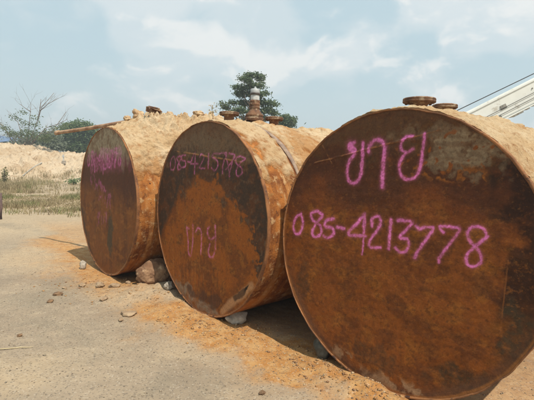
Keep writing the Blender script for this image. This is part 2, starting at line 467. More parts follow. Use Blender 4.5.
def bank_mat():
    m, t, b = mat_new('pale_dug_sand')
    P = t.node('TexCoord', out=OBJ)
    n1 = t.noise(P, .5, 6, .6, .4); n2 = t.noise(P, 3.2, 8, .7); n3 = t.noise(P, 14, 4, .7)
    c = t.mix(t.ramp(n1, .35, .62), (.50, .36, .22), (.60, .47, .32))
    c = t.mix(t.math('MULTIPLY', t.ramp(n2, .52, .66), .75), c, (.30, .175, .085))
    c = t.mix(t.math('MULTIPLY', t.ramp(n3, .62, .75), .5), c, (.62, .52, .37))
    t.put(b.inputs['Base Color'], c); b.inputs['Roughness'].default_value = .95
    t.put(b.inputs['Normal'], t.node('Bump', {'Height': t.math('ADD', n2, t.math('MULTIPLY', n3, .4)), 'Strength': .8, 'Distance': .15}))
    return m
M_bank = bank_mat()
obj('sand_bank', mesh_np('sand_bank', np.stack([BX, BY, BZ], -1).reshape(-1, 3), grid_faces(len(bx), len(by)), M_bank, True), kind='structure')

# ------------------------------------------------------------------ tanks
STROKES3 = [([(-0.318, 0.779), (-0.354, 0.773), (-0.367, 0.746), (-0.342, 0.715), (-0.312, 0.73), (-0.316, 0.692), (-0.355, 0.637), (-0.37, 0.575), (-0.36, 0.505), (-0.321, 0.476), (-0.273, 0.494), (-0.247, 0.556), (-0.243, 0.655), (-0.243, 0.775)], 0.0147), ([(-0.195, 0.716), (-0.186, 0.76), (-0.138, 0.796), (-0.087, 0.781), (-0.066, 0.73), (-0.067, 0.644), (-0.067, 0.556), (-0.066, 0.466)], 0.0168), ([(0.14, 0.815), (0.096, 0.814), (0.061, 0.779), (0.062, 0.731), (0.104, 0.71), (0.146, 0.731), (0.1, 0.703), (0.063, 0.653), (0.056, 0.597), (0.081, 0.542), (0.131, 0.526), (0.18, 0.55), (0.204, 0.616), (0.214, 0.717), (0.22, 0.831)], 0.0114), ([(-0.345, 0.764), (-0.338, 0.746), (-0.337, 0.723)], 0.028), ([(-0.809, 0.186), (-0.865, 0.151), (-0.892, 0.07), (-0.863, 0.009), (-0.813, 0.028), (-0.787, 0.103), (-0.809, 0.182)], 0.0136), ([(-0.596, 0.21), (-0.643, 0.227), (-0.7, 0.198), (-0.674, 0.146), (-0.601, 0.109), (-0.593, 0.045), (-0.654, 0.014), (-0.68, 0.051), (-0.649, 0.121), (-0.588, 0.193), (-0.596, 0.214)], 0.0136), ([(-0.472, 0.185), (-0.541, 0.162), (-0.552, 0.115), (-0.478, 0.107), (-0.469, 0.064), (-0.518, 0.029), (-0.563, 0.035)], 0.0136), ([(-0.436, 0.125), (-0.373, 0.122)], 0.0136), ([(-0.196, 0.255), (-0.255, 0.18), (-0.329, 0.084), (-0.182, 0.092)], 0.0136), ([(-0.196, 0.255), (-0.193, 0.087)], 0.0136), ([(-0.13, 0.171), (-0.13, 0.229), (-0.08, 0.252), (-0.06, 0.213), (-0.075, 0.163), (-0.133, 0.076), (-0.139, 0.02), (-0.056, 0.026)], 0.0119), ([(0.018, 0.239), (0.016, 0.135), (0.013, 0.03)], 0.0119), ([(-0.193, 0.087), (-0.199, -0.049)], 0.007), ([(0.07, 0.24), (0.108, 0.244), (0.175, 0.239), (0.141, 0.189), (0.093, 0.125), (0.146, 0.119), (0.159, 0.078), (0.137, 0.031), (0.092, 0.023), (0.067, 0.048)], 0.0119), ([(0.205, 0.219), (0.228, 0.201), (0.262, 0.217), (0.318, 0.216), (0.275, 0.132), (0.225, 0.047), (0.209, 0.002)], 0.0119), ([(0.388, 0.199), (0.363, 0.236), (0.422, 0.241), (0.479, 0.242), (0.481, 0.216), (0.43, 0.13), (0.377, 0.04), (0.373, 0.003)], 0.0102), ([(0.642, 0.215), (0.633, 0.251), (0.592, 0.266), (0.551, 0.252), (0.536, 0.218), (0.545, 0.181), (0.583, 0.143), (0.615, 0.11), (0.625, 0.062), (0.598, 0.025), (0.557, 0.019), (0.538, 0.051), (0.551, 0.099), (0.589, 0.147), (0.627, 0.187), (0.647, 0.216)], 0.0102)]
STROKES2 = [([(-0.668, 0.634), (-0.716, 0.575), (-0.703, 0.498), (-0.644, 0.491), (-0.601, 0.559), (-0.629, 0.635), (-0.668, 0.634)], 0.0094), ([(-0.499, 0.646), (-0.573, 0.626), (-0.526, 0.57), (-0.477, 0.515), (-0.531, 0.495), (-0.551, 0.532), (-0.505, 0.589), (-0.47, 0.627), (-0.499, 0.646)], 0.0102), ([(-0.385, 0.656), (-0.456, 0.652), (-0.455, 0.6), (-0.39, 0.592), (-0.388, 0.536), (-0.459, 0.521)], 0.0094), ([(-0.337, 0.587), (-0.286, 0.585)], 0.0094), ([(-0.205, 0.676), (-0.259, 0.603), (-0.268, 0.567), (-0.136, 0.57)], 0.0094), ([(-0.183, 0.693), (-0.191, 0.569), (-0.197, 0.462)], 0.0085), ([(-0.106, 0.641), (-0.06, 0.673), (-0.021, 0.642), (-0.087, 0.554), (-0.102, 0.527), (0.002, 0.525)], 0.0085), ([(0.058, 0.677), (0.058, 0.527)], 0.0085), ([(0.253, 0.679), (0.147, 0.678), (0.125, 0.644), (0.199, 0.62), (0.221, 0.562), (0.174, 0.511), (0.114, 0.534)], 0.0085), ([(0.225, 0.678), (0.364, 0.683), (0.313, 0.581), (0.303, 0.491)], 0.0077), ([(0.337, 0.679), (0.381, 0.599), (0.427, 0.464)], 0.0077), ([(0.497, 0.672), (0.449, 0.569), (0.414, 0.471)], 0.0077), ([(0.404, 0.68), (0.484, 0.672), (0.485, 0.633), (0.357, 0.526)], 0.0085), ([(0.586, 0.658), (0.524, 0.641), (0.526, 0.594), (0.604, 0.55), (0.618, 0.504), (0.569, 0.475), (0.531, 0.493), (0.541, 0.548), (0.601, 0.604), (0.661, 0.636), (0.586, 0.658)], 0.0085), ([(-0.334, -0.142), (-0.304, -0.271), (-0.291, -0.402), (-0.233, -0.427), (-0.199, -0.254), (-0.204, -0.089)], 0.0127), ([(-0.334, -0.133), (-0.284, -0.144)], 0.0126), ([(-0.146, -0.159), (-0.094, -0.108), (-0.03, -0.163), (-0.037, -0.377)], 0.0115), ([(0.114, -0.062), (0.079, -0.1), (0.088, -0.157), (0.14, -0.19), (0.203, -0.16)], 0.0126), ([(0.212, -0.041), (0.225, -0.185), (0.215, -0.301), (0.183, -0.373)], 0.0115), ([(0.128, -0.242), (0.102, -0.313), (0.126, -0.367), (0.183, -0.373)], 0.0115)]

def smooth_line(pts, n=10):
    """Catmull-Rom through the points"""
    P = np.array(pts, float)
    if len(P) < 3: return P
    E = np.vstack([2 * P[0] - P[1], P, 2 * P[-1] - P[-2]]); out = []
    for i in range(1, len(E) - 2):
        for t in np.linspace(0, 1, n, endpoint=False):
            a, b, c, d = E[i - 1], E[i], E[i + 1], E[i + 2]
            out.append(.5 * (2 * b + (c - a) * t + (2 * a - 5 * b + 4 * c - d) * t * t + (3 * b - a - 3 * c + d) * t ** 3))
    out.append(P[-1]); return np.array(out)
def spray(u, v, strokes, soft=1.0, seed=0):
    """density of sprayed paint: a solid core and a fine overspray"""
    dens = np.zeros_like(u)
    un = u + .005 * fbm(u * 30 + seed, v * 30, 1.0, 2); vn = v + .004 * fbm(u * 30, v * 30 + 5 + seed, 6.0, 2)
    for pts, w in strokes:
        L = smooth_line(pts)
        x0, y0 = L.min(0) - 5 * w; x1, y1 = L.max(0) + 5 * w
        m = (u > x0) & (u < x1) & (v > y0) & (v < y1)
        if not m.any(): continue
        uu, vv = un[m], vn[m]; d = np.full(uu.shape, 9.0)
        for a, b in zip(L[:-1], L[1:]): d = np.minimum(d, seg_dist(uu, vv, a, b))
        r = d / w
        k = np.clip(1.1 * np.exp(-(r / .78) ** 2.2) + .26 * np.exp(-(r / 1.9) ** 2), 0, 1) * soft
        dens[m] = np.maximum(dens[m], k)
    grain = fbm(u * 60, v * 60, 3.0 + seed, 3); load = fbm(u * 9 + seed, v * 9, 7.0, 3)
    return np.clip(dens * (1 + .55 * grain) * (.86 + .35 * load) - .03, 0, 1)
PINK = (.72, .18, .46)
def line_mask(u, v, a, b, w, seed=0):
    d = seg_dist(u, v + .006 * fbm(u * 7 + seed, v * 0, 1.0, 3), a, b)
    return (1 - sm(d, w * .4, w)) * sm(fbm(u * 14 + seed, v * 14, 2.5, 3), -.45, .15)
def blob(u, v, cu, cv, ru, rv, nz, k=.5):
    return 1 - sm(np.hypot((u - cu) / ru, (v - cv) / rv) + k * nz, .6, 1.15)
def tint3(u, v):
    n = fbm(u * 2.2, v * 2.2, 1.0, 5); n2 = fbm(u * 7, v * 7, 5.0, 5); n3 = fbm(u * 22, v * 22, 9.0, 3); r = np.hypot(u, v)
    hs = fbm(u * 3, v * 16, 12.0, 4)
    c = np.zeros(u.shape + (3,)) + np.array((.265, .098, .021))
    c = lerp(c, (.17, .06, .018), sm(v + .3 * n + .1 * hs, -.25, .35))
    c = lerp(c, (.34, .15, .03), .7 * sm(n2 + .5 * hs, .0, .55) * (1 - sm(v, .2, .5)))
    c = lerp(c, (.13, .052, .02), .6 * sm(fbm(u * 4.5, v * 5.5, 21.0, 5, .6), .02, .45) * (1 - sm(v, .2, .5)))
    c = lerp(c, (.085, .036, .02), .9 * sm(v + .16 * n + .08 * n2, .28, .50))
    c = lerp(c, (.13, .078, .042), .75 * sm(v + .12 * n + .14 * n2, .60, .8))
    c = lerp(c, (.05, .028, .018), .7 * sm(n2 + .6 * n, .1, .5) * sm(v, .45, .65))
    c = lerp(c, (.16, .085, .03), .6 * sm(n2, .25, .6) * sm(v, .5, .7))
    g = blob(u, v, .52, .70, .27, .13, n2 + .5 * n3, .75) + .55 * blob(u, v, .30, .84, .26, .07, n2 + .5 * n3, .8)
    c = lerp(c, (.34, .31, .24), np.clip(g, 0, 1) * (.42 + .35 * sm(n3, -.3, .3)))
    sp = sm(perlin(u * 21, v * 21, 2.0) + .15 * n3, .22, .36) * blob(u, v, .45, .66, .45, .2, n, .3)
    c = lerp(c, (.27, .10, .025), sp)
    c = lerp(c, (.38, .16, .035), .85 * sm(n2 + .5 * n3, .0, .3) * blob(u, v, .42, .58, .36, .07, n2, .7))
    dk = sm(u + .10 * n + .08 * n2 - .16 * sm(v, .55, .95), .70, .80) * sm(v, -.45, -.1)
    c = lerp(c, (.030, .016, .012), .88 * dk)
    dg = blob(u, v, .60, -.74, .25, .12, n2, .6) + blob(u, v, .84, -.38, .10, .24, n2, .6) + .7 * blob(u, v, -.74, -.40, .08, .16, n2, .8) + .7 * blob(u, v, -.05, -.80, .2, .10, n2, .9)
    c = lerp(c, (.062, .055, .038), np.clip(dg, 0, 1) * (.5 + .35 * sm(n3, -.3, .3)))
    c = lerp(c, (.10, .042, .018), .55 * sm(fbm(u * 30, v * 30, 4.0, 5, .65) + .5 * n2, .3, .75))
    c = lerp(c, (.12, .045, .018), .35 * sm(hs + .5 * n3, .1, .6))
    c = lerp(c, (.36, .15, .03), .35 * sm(fbm(u * 26 + 9, v * 34, 8.0, 5, .65), .25, .7) * (1 - sm(v, .2, .5)))
    c = lerp(c, (.12, .07, .05), .7 * sm(r + .03 * n2, .90, .97) * sm(-v, .1, .5))
    mud = sm(n2 + .3 * n3, -.05, .3) * (blob(u, v, .15, -.95, .4, .10, n2, .5) + .7 * blob(u, v, -.45, -.87, .3, .07, n2, .5))
    c = lerp(c, (.46, .36, .26), np.clip(mud, 0, 1) * .75)
    c = lerp(c, (.38, .19, .07), .75 * sm(r + .006 * n2, .974, .99) * (1 - sm(v, -.1, .3)))
    for a, b, w in (((-.78, .60), (.0, .775), .0055), ((0, .775), (.30, .85), .0045), ((-.62, .76), (-.50, .60), .004)):
        c = lerp(c, (.36, .19, .09), .8 * line_mask(u, v, a, b, w))
    c = lerp(c, (.27, .12, .04), .7 * line_mask(u, v, (.77, .1), (.76, -.35), .005, 3))
    s = spray(u, v, STROKES3); c = lerp(c, PINK, s * .95)
    return c, s
def tint2(u, v):
    n = fbm(u * 2.2 + 7, v * 2.2, 1.0, 5); n2 = fbm(u * 7 + 7, v * 7, 5.0, 5); n3 = fbm(u * 20 + 7, v * 20, 9.0, 3); r = np.hypot(u, v)
    vs = fbm(u * 14, v * 1.8, 3.0, 4)
    c = np.zeros(u.shape + (3,)) + np.array((.30, .112, .02))
    c = lerp(c, (.15, .06, .02), .75 * sm(n + .5 * n2, -.15, .4))
    c = lerp(c, (.36, .17, .035), .5 * sm(n2 + .3 * vs, .15, .6))
    c = lerp(c, (.12, .055, .025), .5 * sm(vs, .15, .5) * sm(-v, .2, .7))
    ub = np.array([-1.1, -.95, -.76, -.62, -.534, -.38, -.187, 0, .186, .36, .54, .70, .80, .86, .90, 1.1])
    vb = np.array([-.6, -.35, -.06, .10, .22, .22, .42, .40, .30, .27, .17, .04, -.10, -.30, -.6, -.7])
    B = np.interp(u + .09 * n2 + .04 * n3, ub, vb)
    dk = sm(v - B + .10 * n + .14 * n2 + .08 * n3, -.06, .09) * .96
    cc = np.zeros_like(c) + np.array((.052, .042, .036)); cc = lerp(cc, (.105, .052, .027), sm(n2 + .5 * n3, -.15, .4))
    cc = lerp(cc, (.20, .165, .12), .7 * sm(v + .1 * n + .08 * n2 + .08 * n3, .60, .78))
    cc = lerp(cc, (.12, .07, .038), .7 * sm(v + .1 * n2 + .2 * np.abs(u), .86, 1.0))
    cc = lerp(cc, (.13, .12, .10), .6 * sm(n3 + .5 * n2, .3, .7))
    c = c * (1 - dk[..., None]) + cc * dk[..., None]
    c = lerp(c, (.06, .04, .03), .8 * blob(u, v, -.78, .28, .14, .25, n2, .6))
    c = lerp(c, (.10, .045, .02), .6 * sm(fbm(u * 28, v * 28, 4.0, 5, .65) + .5 * n2, .3, .75))
    c = lerp(c, (.40, .18, .04), .4 * sm(fbm(u * 24 + 9, v * 24, 8.0, 5, .65), .25, .7) * (1 - dk))
    pale = blob(u, v, -.40, -.84, .30, .10, n2, .8) + blob(u, v, .05, -.93, .3, .08, n2, .7)
    c = lerp(c, (.26, .24, .21), np.clip(pale, 0, 1) * (.5 + .4 * sm(n3, -.2, .3)))
    c = lerp(c, (.09, .05, .035), .8 * blob(u, v, .15, -.82, .4, .08, n2, .9))
    lip = (1 - sm(seg_dist(u, v, (.36, -.88), (.80, -.52)) + .015 * n2, .02, .055))
    c = lerp(c, (.46, .30, .18), lip * .9)
    c = lerp(c, (.02, .015, .012), (1 - sm(seg_dist(u, v, (.715, -.575), (.765, -.515)) + .012 * n3 + .02 * n2 + .25 * np.maximum(0, .54 + v), .010, .026)))
    c = lerp(c, (.07, .045, .032), .85 * (1 - sm(seg_dist(u, v, (.56, -.70), (.70, -.59)) + .02 * n2 + .01 * n3, .014, .035)))
    c = lerp(c, (.34, .17, .07), .7 * sm(r + .006 * n2, .976, .99) * sm(-v + .3 * n, -.1, .2))
    for k in range(9):
        uu = -.62 + .08 * k + .01 * math.sin(k * 9)
        c = lerp(c, (.42, .24, .09), .5 * line_mask(u, v, (uu, -.50 - .03 * math.sin(k * 5)), (uu + .015, -.74 - .04 * math.cos(k * 3)), .007, k))
    c = lerp(c, (.42, .25, .12), .75 * line_mask(u, v, (-.60, .705), (.62, .605), .011))
    s = spray(u, v, STROKES2, .8, 4); s = s * (.45 + .55 * sm(n3 + n2, -.5, .3)); c = lerp(c, PINK, s * .8)
    return c, s
def tint1(u, v):
    n = fbm(u * 2.2 + 17, v * 2.2, 1.0, 5); n2 = fbm(u * 7 + 17, v * 7, 5.0, 5); n3 = fbm(u * 20 + 7, v * 20, 9.0, 3); r = np.hypot(u, v)
    vs = fbm(u * 9, v * 1.5, 3.0, 4)
    c = np.zeros(u.shape + (3,)) + np.array((.225, .09, .026))
    c = lerp(c, (.115, .046, .02), .7 * sm(.35 * vs + .6 * n + .6 * n2, -.05, .4))
    c = lerp(c, (.34, .15, .04), .5 * sm(fbm(u * 5, v * 10, 2.2, 5, .6), .1, .6) * (1 - sm(v, .1, .4)))
    c = lerp(c, (.095, .040, .024), .9 * sm(v + .12 * n + .06 * n2, -.05, .25))
    c = lerp(c, (.24, .11, .035), .5 * sm(n2, .15, .5) * (1 - sm(v, .0, .3)))
    c = lerp(c, (.36, .33, .25), .9 * sm(v + .10 * n + .12 * vs, .50, .70) * (.7 + .3 * sm(n3, -.3, .3)))
    c = lerp(c, (.16, .085, .04), .6 * sm(n2 + vs, .2, .6) * sm(v, .4, .6))
    c = lerp(c, (.065, .07, .05), .75 * blob(u, v, .16, -.45, .09, .32, n2, .7))
    c = lerp(c, (.07, .06, .048), .8 * sm(-u * .8 - v * .4 + r * .3 + .08 * n2, 1.0, 1.16))
    c = lerp(c, (.36, .21, .10), .8 * sm(r + .006 * n2, .972, .988) * sm(u - v + .2 * n, .2, .5))
    st = []
    digs = STROKES3[4:]
    def number(cu, cv, sx_, sy_, slant, w):
        for pts, w0 in digs:
            P = np.array(pts); P = np.stack([cu + (P[:, 0]) * sx_, cv + (P[:, 1] - .1) * sy_ + slant * P[:, 0]], -1)
            st.append((P, w))
    number(.0, .575, .80, .95, .02, .020); number(.05, .52, .72, .8, .10, .018)
    s = spray(u, v, st, .75, 9) * (.35 + .65 * sm(n2 + .5 * n3, -.3, .4))
    st.clear()
    number(-.14, .10, .50, .9, -.22, .018)
    s2 = spray(u, v, st, .5, 2) * sm(n2 + .3 * n3, -.35, .35)
    st.clear()
    for pts, w0 in STROKES3[:3]:
        P = np.array(pts); st.append((np.stack([-.05 + (P[:, 0]) * .62 - .05, -.22 + (P[:, 1] - .72) * .62], -1), .02))
    s3 = spray(u, v, st, .4, 6) * sm(n2, -.35, .3)
    haze = .14 * blob(u, v, 0, .54, .8, .16, n2, .4)
    s = np.clip(np.maximum(np.maximum(s, s2), s3) + haze, 0, 1)
    c = lerp(c, PINK, s * .75)
    return c, s
TONE = [(.86, .74, .60), (.88, .68, .50), (.80, .62, .46)]      # the steel ends are a deep red brown
def disc_plate(i, N, tint):
    a = np.linspace(-1, 1, N)
    A, B = np.meshgrid(a, a, indexing='ij')
    u = A * np.sqrt(1 - B * B / 2); v = B * np.sqrt(1 - A * A / 2)     # square grid folded to the disc
    nb = 4.0 * i
    relief = .009 * fbm(u * 1.1 + nb, v * 1.1, 3.0, 3) + .0015 * fbm(u * 12 + nb, v * 12, 6.0, 4)
    r = np.hypot(u, v)
    relief = relief * (1 - sm(r, .93, 1.0))
    if i: # proud weld bead across the upper part
        relief = relief + .0035 * (1 - sm(seg_dist(u, v + .004 * fbm(u * 9, v * 0, 1.0, 3), *(((-.62, .705), (.66, .60)) if i == 1 else ((-.70, .612), (.32, .855)))), .003, .011))
    # the last ring curls out a little and is ragged near the ground
    rag = 1 + .006 * fbm(u * 9 + nb, v * 9, 2.0, 3) * sm(r, .9, 1) * sm(-v, .2, .8)
    c, s = tint(u, v)
    k_ = np.array(TONE[i]); c = c * (k_ + (1 - k_) * s[..., None])
    # local frame of the tank: x = right, y = along the axis away, z = up
    V = np.stack([u * R0 * rag, -.004 - relief, v * R0 * rag + R0], -1).reshape(-1, 3)
    me = mesh_np('end_plate', V, grid_faces(N, N), M_plate, True, c.reshape(-1, 3), {'paint': s.ravel()})
    return me
def soil_field(i, th, s):
    """thickness of caked soil on shell; th = angle from the right side up, s = metres from the near end"""
    d = np.degrees(th); o = 11.0 * i
    X = np.cos(th) * 1.0; Z = np.sin(th)
    n = fbm(X * 2.2 + o, s * 2.2, Z * 2.2, 5); nn = fbm(X * 8 + o, s * 8, Z * 8, 4); nf = fbm(X * 22 + o, s * 22, Z * 22, 3)
    if i == 0:
        low = 14 + 22 * sm(s, .0, .5) * 0
        cov = sm(d + 14 * n, low, low + 16) * (1 - sm(d, 150, 175))
        heap = .17 * np.exp(-((d - 88) / 32) ** 2) * sm(s, .10, .6) * (1 - .5 * sm(s, 1.6, 2.4))
        h = cov * (.050 + .03 * n + .040 * np.abs(nn) + .016 * np.abs(nf) + .05 * np.maximum(n, 0)) + heap * (.85 + .55 * np.abs(nn) + .5 * np.abs(n)) - cov * .012
        h = h * (.35 + .65 * sm(s, .0, .12))
        h = h - .012 + .010 * sm(d, 5, 20)
        # crust left on the flank, in scabs
        h = np.maximum(h, .010 * (n + nn * .8 + .15) * sm(d, -60, -20) - .004)
    elif i == 1:
        cov = sm(d + 12 * n, 8, 34) * (1 - sm(d, 140, 170))
        h = cov * (.014 + .020 * n + .020 * nn + .012 * np.abs(nf)) + .02 * np.exp(-((d - 88) / 25) ** 2) * sm(s, .1, .4) * (1 + nn)
        band = np.exp(-((s - .47 + .03 * n) / .045) ** 2)
        h = h * (.6 + .4 * sm(s, 0, .06)) * (1 - 1.1 * band) - .004 * (1 - cov)
        h = np.maximum(h, .008 * (n + nn * .8 + .1) * sm(d, -70, -20) - .004)
    else:
        cov = sm(d + 12 * n, -5, 22) * (1 - sm(d, 150, 175))
        h = cov * (.018 + .020 * n + .024 * np.abs(nn) + .014 * np.abs(nf)) + .04 * np.exp(-((d - 70) / 30) ** 2) * sm(s, .25, 1.2) * (1 + .6 * nn)
        h = h * (.5 + .5 * sm(s, 0, .08)) - .004 * (1 - cov)
        h = np.maximum(h, .008 * (n + nn * .8 + .1) * sm(d, -70, -20) - .004)
    return h
def streak(i, T, S):
    return np.clip(.5 + .5 * fbm(S * 8 + 3 * i, T * 1.3, 1.7, 4) + .25 * fbm(S * 30 + 3 * i, T * 3, 5.1, 3), 0, 1)
def orange_map(i, T, S):
    d = np.degrees(T); n = fbm(np.cos(T) * 1.6 + i, S * 1.6, np.sin(T) * 1.6, 4)
    off = (.05, .0 + .38 * sm(S, .48, .60), -.05)[i]
    return np.clip(.75 * (1 - sm(d, 18, 62)) + .5 * (streak(i, T, S) - .5) + .45 * n + off, 0, 1)
def make_tank(i, N, tint, label):
    root = empty('storage_tank', (CEN[i][0], CEN[i][1], 0), YAW[i] - math.pi / 2, label, 'tank', 'rusted storage tanks for sale')
    obj('end_plate', disc_plate(i, N, tint), root)
    # shell
    nt, ns = 420, 190
    th = np.linspace(0, 2 * math.pi, nt, endpoint=False); s = np.concatenate([[0, .006], np.linspace(.02, 1.6, 130), np.linspace(1.62, LEN, ns - 132)])
    T, S = np.meshgrid(th, s, indexing='ij')
    r = R0 + .002 + .006 * fbm(np.cos(T) * 1.5 + 5 * i, np.sin(T) * 1.5, S * 1.2, 3) * sm(S, 0, .2)
    V = np.stack([r * np.cos(T), S, R0 + r * np.sin(T)], -1).reshape(-1, 3)
    obj('shell', mesh_np('shell', V, grid_faces(nt, ns, True)[:, ::-1], M_shell, True, attrs={'streak': streak(i, T, S).ravel()}), root)
    # rim: the proud, nicked edge of the end plate
    m = 5; nr = 360; th = np.linspace(0, 2 * math.pi, nr, endpoint=False)
    nick = .006 * fbm(np.cos(th) * 6 + i, np.sin(th) * 6, 2.0, 4)
    prof = [(-.010, .004), (-.004, -.010), (.008, -.014), (.014, -.004), (.012, .022)]
    V = []
    for k, a in enumerate(th):
        for (dr, dy) in prof:
            rr = R0 + dr * (.7 + .3 * math.sin(a * 3)) + nick[k]
            V.append((rr * math.cos(a), dy, R0 + rr * math.sin(a)))
    obj('rim', mesh_np('rim', V, grid_faces(nr, m, True)[:, ::-1], M_rim, True), root)
    # far end
    b = MB(); b.V = [(0, LEN, R0)]
    for a in np.linspace(0, 2 * math.pi, 64, endpoint=False): b.V.append((R0 * math.cos(a), LEN - .002, R0 + R0 * math.sin(a)))
    b.F = [(0, 1 + k, 1 + (k + 1) % 64) for k in range(64)]
    obj('end_plate', b.mesh('end_plate', M_shell), root)
    # weld band
    if i == 1:
        V = []; th = np.linspace(math.radians(14), math.radians(140), 160)
        for a in th:
            w = .024 + .006 * math.sin(a * 9); y0 = .46 + .012 * math.sin(a * 3)
            for (dr, dy) in ((.002, -w), (.012, -w + .004), (.012, w - .004), (.002, w)):
                rr = R0 + dr + .008; V.append((rr * math.cos(a), y0 + dy, R0 + rr * math.sin(a)))
        obj('weld_band', mesh_np('weld_band', V, grid_faces(160, 4)[:, ::-1], M_band, True), root)
    else:
        for y0 in (1.25, 2.6):
            V = []
            for a in np.linspace(0, 2 * math.pi, 160, endpoint=False):
                for (dr, dy) in ((0, -.02), (.006, -.006), (.006, .006), (0, .02)):
                    rr = R0 + dr + .006; V.append((rr * math.cos(a), y0 + dy, R0 + rr * math.sin(a)))
            obj('weld_band', mesh_np('weld_band', V, grid_faces(160, 4, True)[:, ::-1], M_shell, True), root)
    # caked soil
    a0, a1 = math.radians(-75), math.radians(178)
    nt = 430; th = np.linspace(a0, a1, nt)
    s = np.concatenate([np.arange(-.004, 1.6, .0105), np.arange(1.61, LEN, .035)]); ns = len(s)
    T, S = np.meshgrid(th, s, indexing='ij')
    h = soil_field(i, T, np.maximum(S, 0))
    r = R0 + h
    yj = S + np.where(S < .05, .006 * fbm(np.cos(T) * 9, np.sin(T) * 9, 3.3 + i, 3), 0)
    V = np.stack([r * np.cos(T), np.maximum(yj, .003), R0 + r * np.sin(T)], -1).reshape(-1, 3)
    # front lip closes down to the shell
    F = grid_faces(nt, ns)[:, ::-1]
    lip = np.stack([(R0 - .01) * np.cos(th), np.full(nt, .004), R0 + (R0 - .01) * np.sin(th)], -1)
    base = len(V); V = np.vstack([V, lip]); i0 = np.arange(nt - 1)
    F = np.vstack([F, np.stack([base + i0, base + i0 + 1, (i0 + 1) * ns, i0 * ns], -1)])
    o = obj('caked_soil', mesh_np('caked_soil', V, F, M_soil, True, attrs={'thick': np.concatenate([h.ravel(), np.full(nt, .02)]), 'orange': np.concatenate([orange_map(i, T, S).ravel(), np.full(nt, .4)])}), root)
    o['label'] = 'sandy soil caked over the top and flank of the tank'
    return root
M_rim = simple_mat('rusted_rim', (.13, .05, .018), (.34, .14, .045), 7, .85, .5, .006, c3=(.06, .028, .018), s3=14, t3=(.55, .65))
tank1 = make_tank(0, 280, tint1, 'rusty tank at the far left of the row, faded pink scrawl on its grey-topped end')
tank2 = make_tank(1, 330, tint2, 'middle rusty tank, charcoal upper end with pink 085 number, orange rust below')
tank3 = make_tank(2, 460, tint3, 'nearest, largest looking rusty tank at right with bold pink lettering and number')
def on_tank(i, x, y, z):
    return Vector((CEN[i][0], CEN[i][1], 0)) + RT[i] * x + AX[i] * y + Vector((0, 0, z))
# fittings on the tank tops (bolted on: parts of their tank)
def flange(root, x, y, z0, z1, rd, th_, rneck, nb=8, name='pipe_flange', lab=None, tilt=0):
    """neck standing on the shell with a round bolted plate on top"""
    b = MB()
    b.lathe([(0, z1 + .004), (rd * .35, z1 + .004), (rd * .8, z1), (rd * .97, z1 - .004), (rd, z1 - th_ * .3), (rd, z1 - th_ * .42), (rd * .955, z1 - th_ * .5),
             (rd, z1 - th_ * .58), (rd, z1 - th_ * .9), (rd * .96, z1 - th_), (rneck * 1.15, z1 - th_ - .004), (rneck, z1 - th_ - .02), (rneck, z0 + .02), (rneck * 1.3, z0)], 36, wob=.015)
    f = obj(name, b.mesh(name, M_rust, True), root, (x, y, 0))
    if tilt: f.rotation_euler = (0, 0, 0)
    if lab: f['label'] = lab
    bolt = MB()
    bolt.lathe([(0, -.002), (.005, -.002), (.005, -th_), (.011, -th_), (.011, -th_ - .012), (0, -th_ - .012)], 6)
    bm_ = bolt.mesh('bolt', M_rust)
    for k in range(nb):
        a = 2 * math.pi * (k + .3) / nb
        o = bpy.data.objects.new('bolt', bm_); link(o, f); o.location = (rd * .8 * math.cos(a), rd * .8 * math.sin(a), z1 + .002)
    return f
flange(tank2, 0.0, .29, 1.97, 2.125, .105, .034, .055, lab='left bolted flange on the tank top')
flange(tank2, 0.0, .94, 1.97, 2.135, .108, .036, .055, lab='right bolted flange on the tank top')
flange(tank3, 0.0, .34, 1.97, 2.118, .118, .036, .060, 8, 'manhole_cover', 'larger round cover plate nearest the painted end')
flange(tank3, 0.0, .80, 1.97, 2.128, .098, .032, .055, 8, 'manhole_cover', 'smaller round cover plate behind the larger one')
flange(tank1, 0.0, 2.4, 1.97, 2.135, .108, .036, .055)
# vent stack on middle tank
b = MB(); b.lathe([(0, 2.03), (.03, 2.09), (.10, 2.06), (.105, 2.078), (.105, 2.096), (.092, 2.104), (.10, 2.11), (.10, 2.13), (.075, 2.15), (.056, 2.185), (.05, 2.19), (.06, 2.20), (.06, 2.215),
                   (.052, 2.222), (.06, 2.232), (.06, 2.25), (.052, 2.258), (.058, 2.268), (.058, 2.285), (.048, 2.29)][2:], 32, wob=.02)
b.tube([(0, 0, 1.95), (0, 0, 2.28)], .045, 16)
vs_ = obj('vent_pipe', b.mesh('vent_pipe', M_rust, True), tank2, (0, .64, 0)); vs_['label'] = 'stacked rusty vent pipe with white upper collar'
b = MB(); b.lathe([(.046, 2.28), (.048, 2.288), (.048, 2.345), (.046, 2.348)], 32)
obj('collar', b.mesh('collar', M_white_metal, True), vs_)
b = MB(); b.lathe([(.048, 2.345), (.056, 2.348), (.056, 2.366), (.048, 2.37)], 32)
obj('clamp_ring', b.mesh('clamp_ring', M_dark_ring, True), vs_)
b = MB(); b.lathe([(.050, 2.368), (.051, 2.372), (.050, 2.405), (.044, 2.412), (.014, 2.416), (.012, 2.428), (.008, 2.438), (0, 2.440)], 32)
obj('vent_cap', b.mesh('vent_cap', simple_mat('galvanised_grey', (.30, .31, .31), (.42, .43, .42), 20, .5, .2, .003), True), vs_)
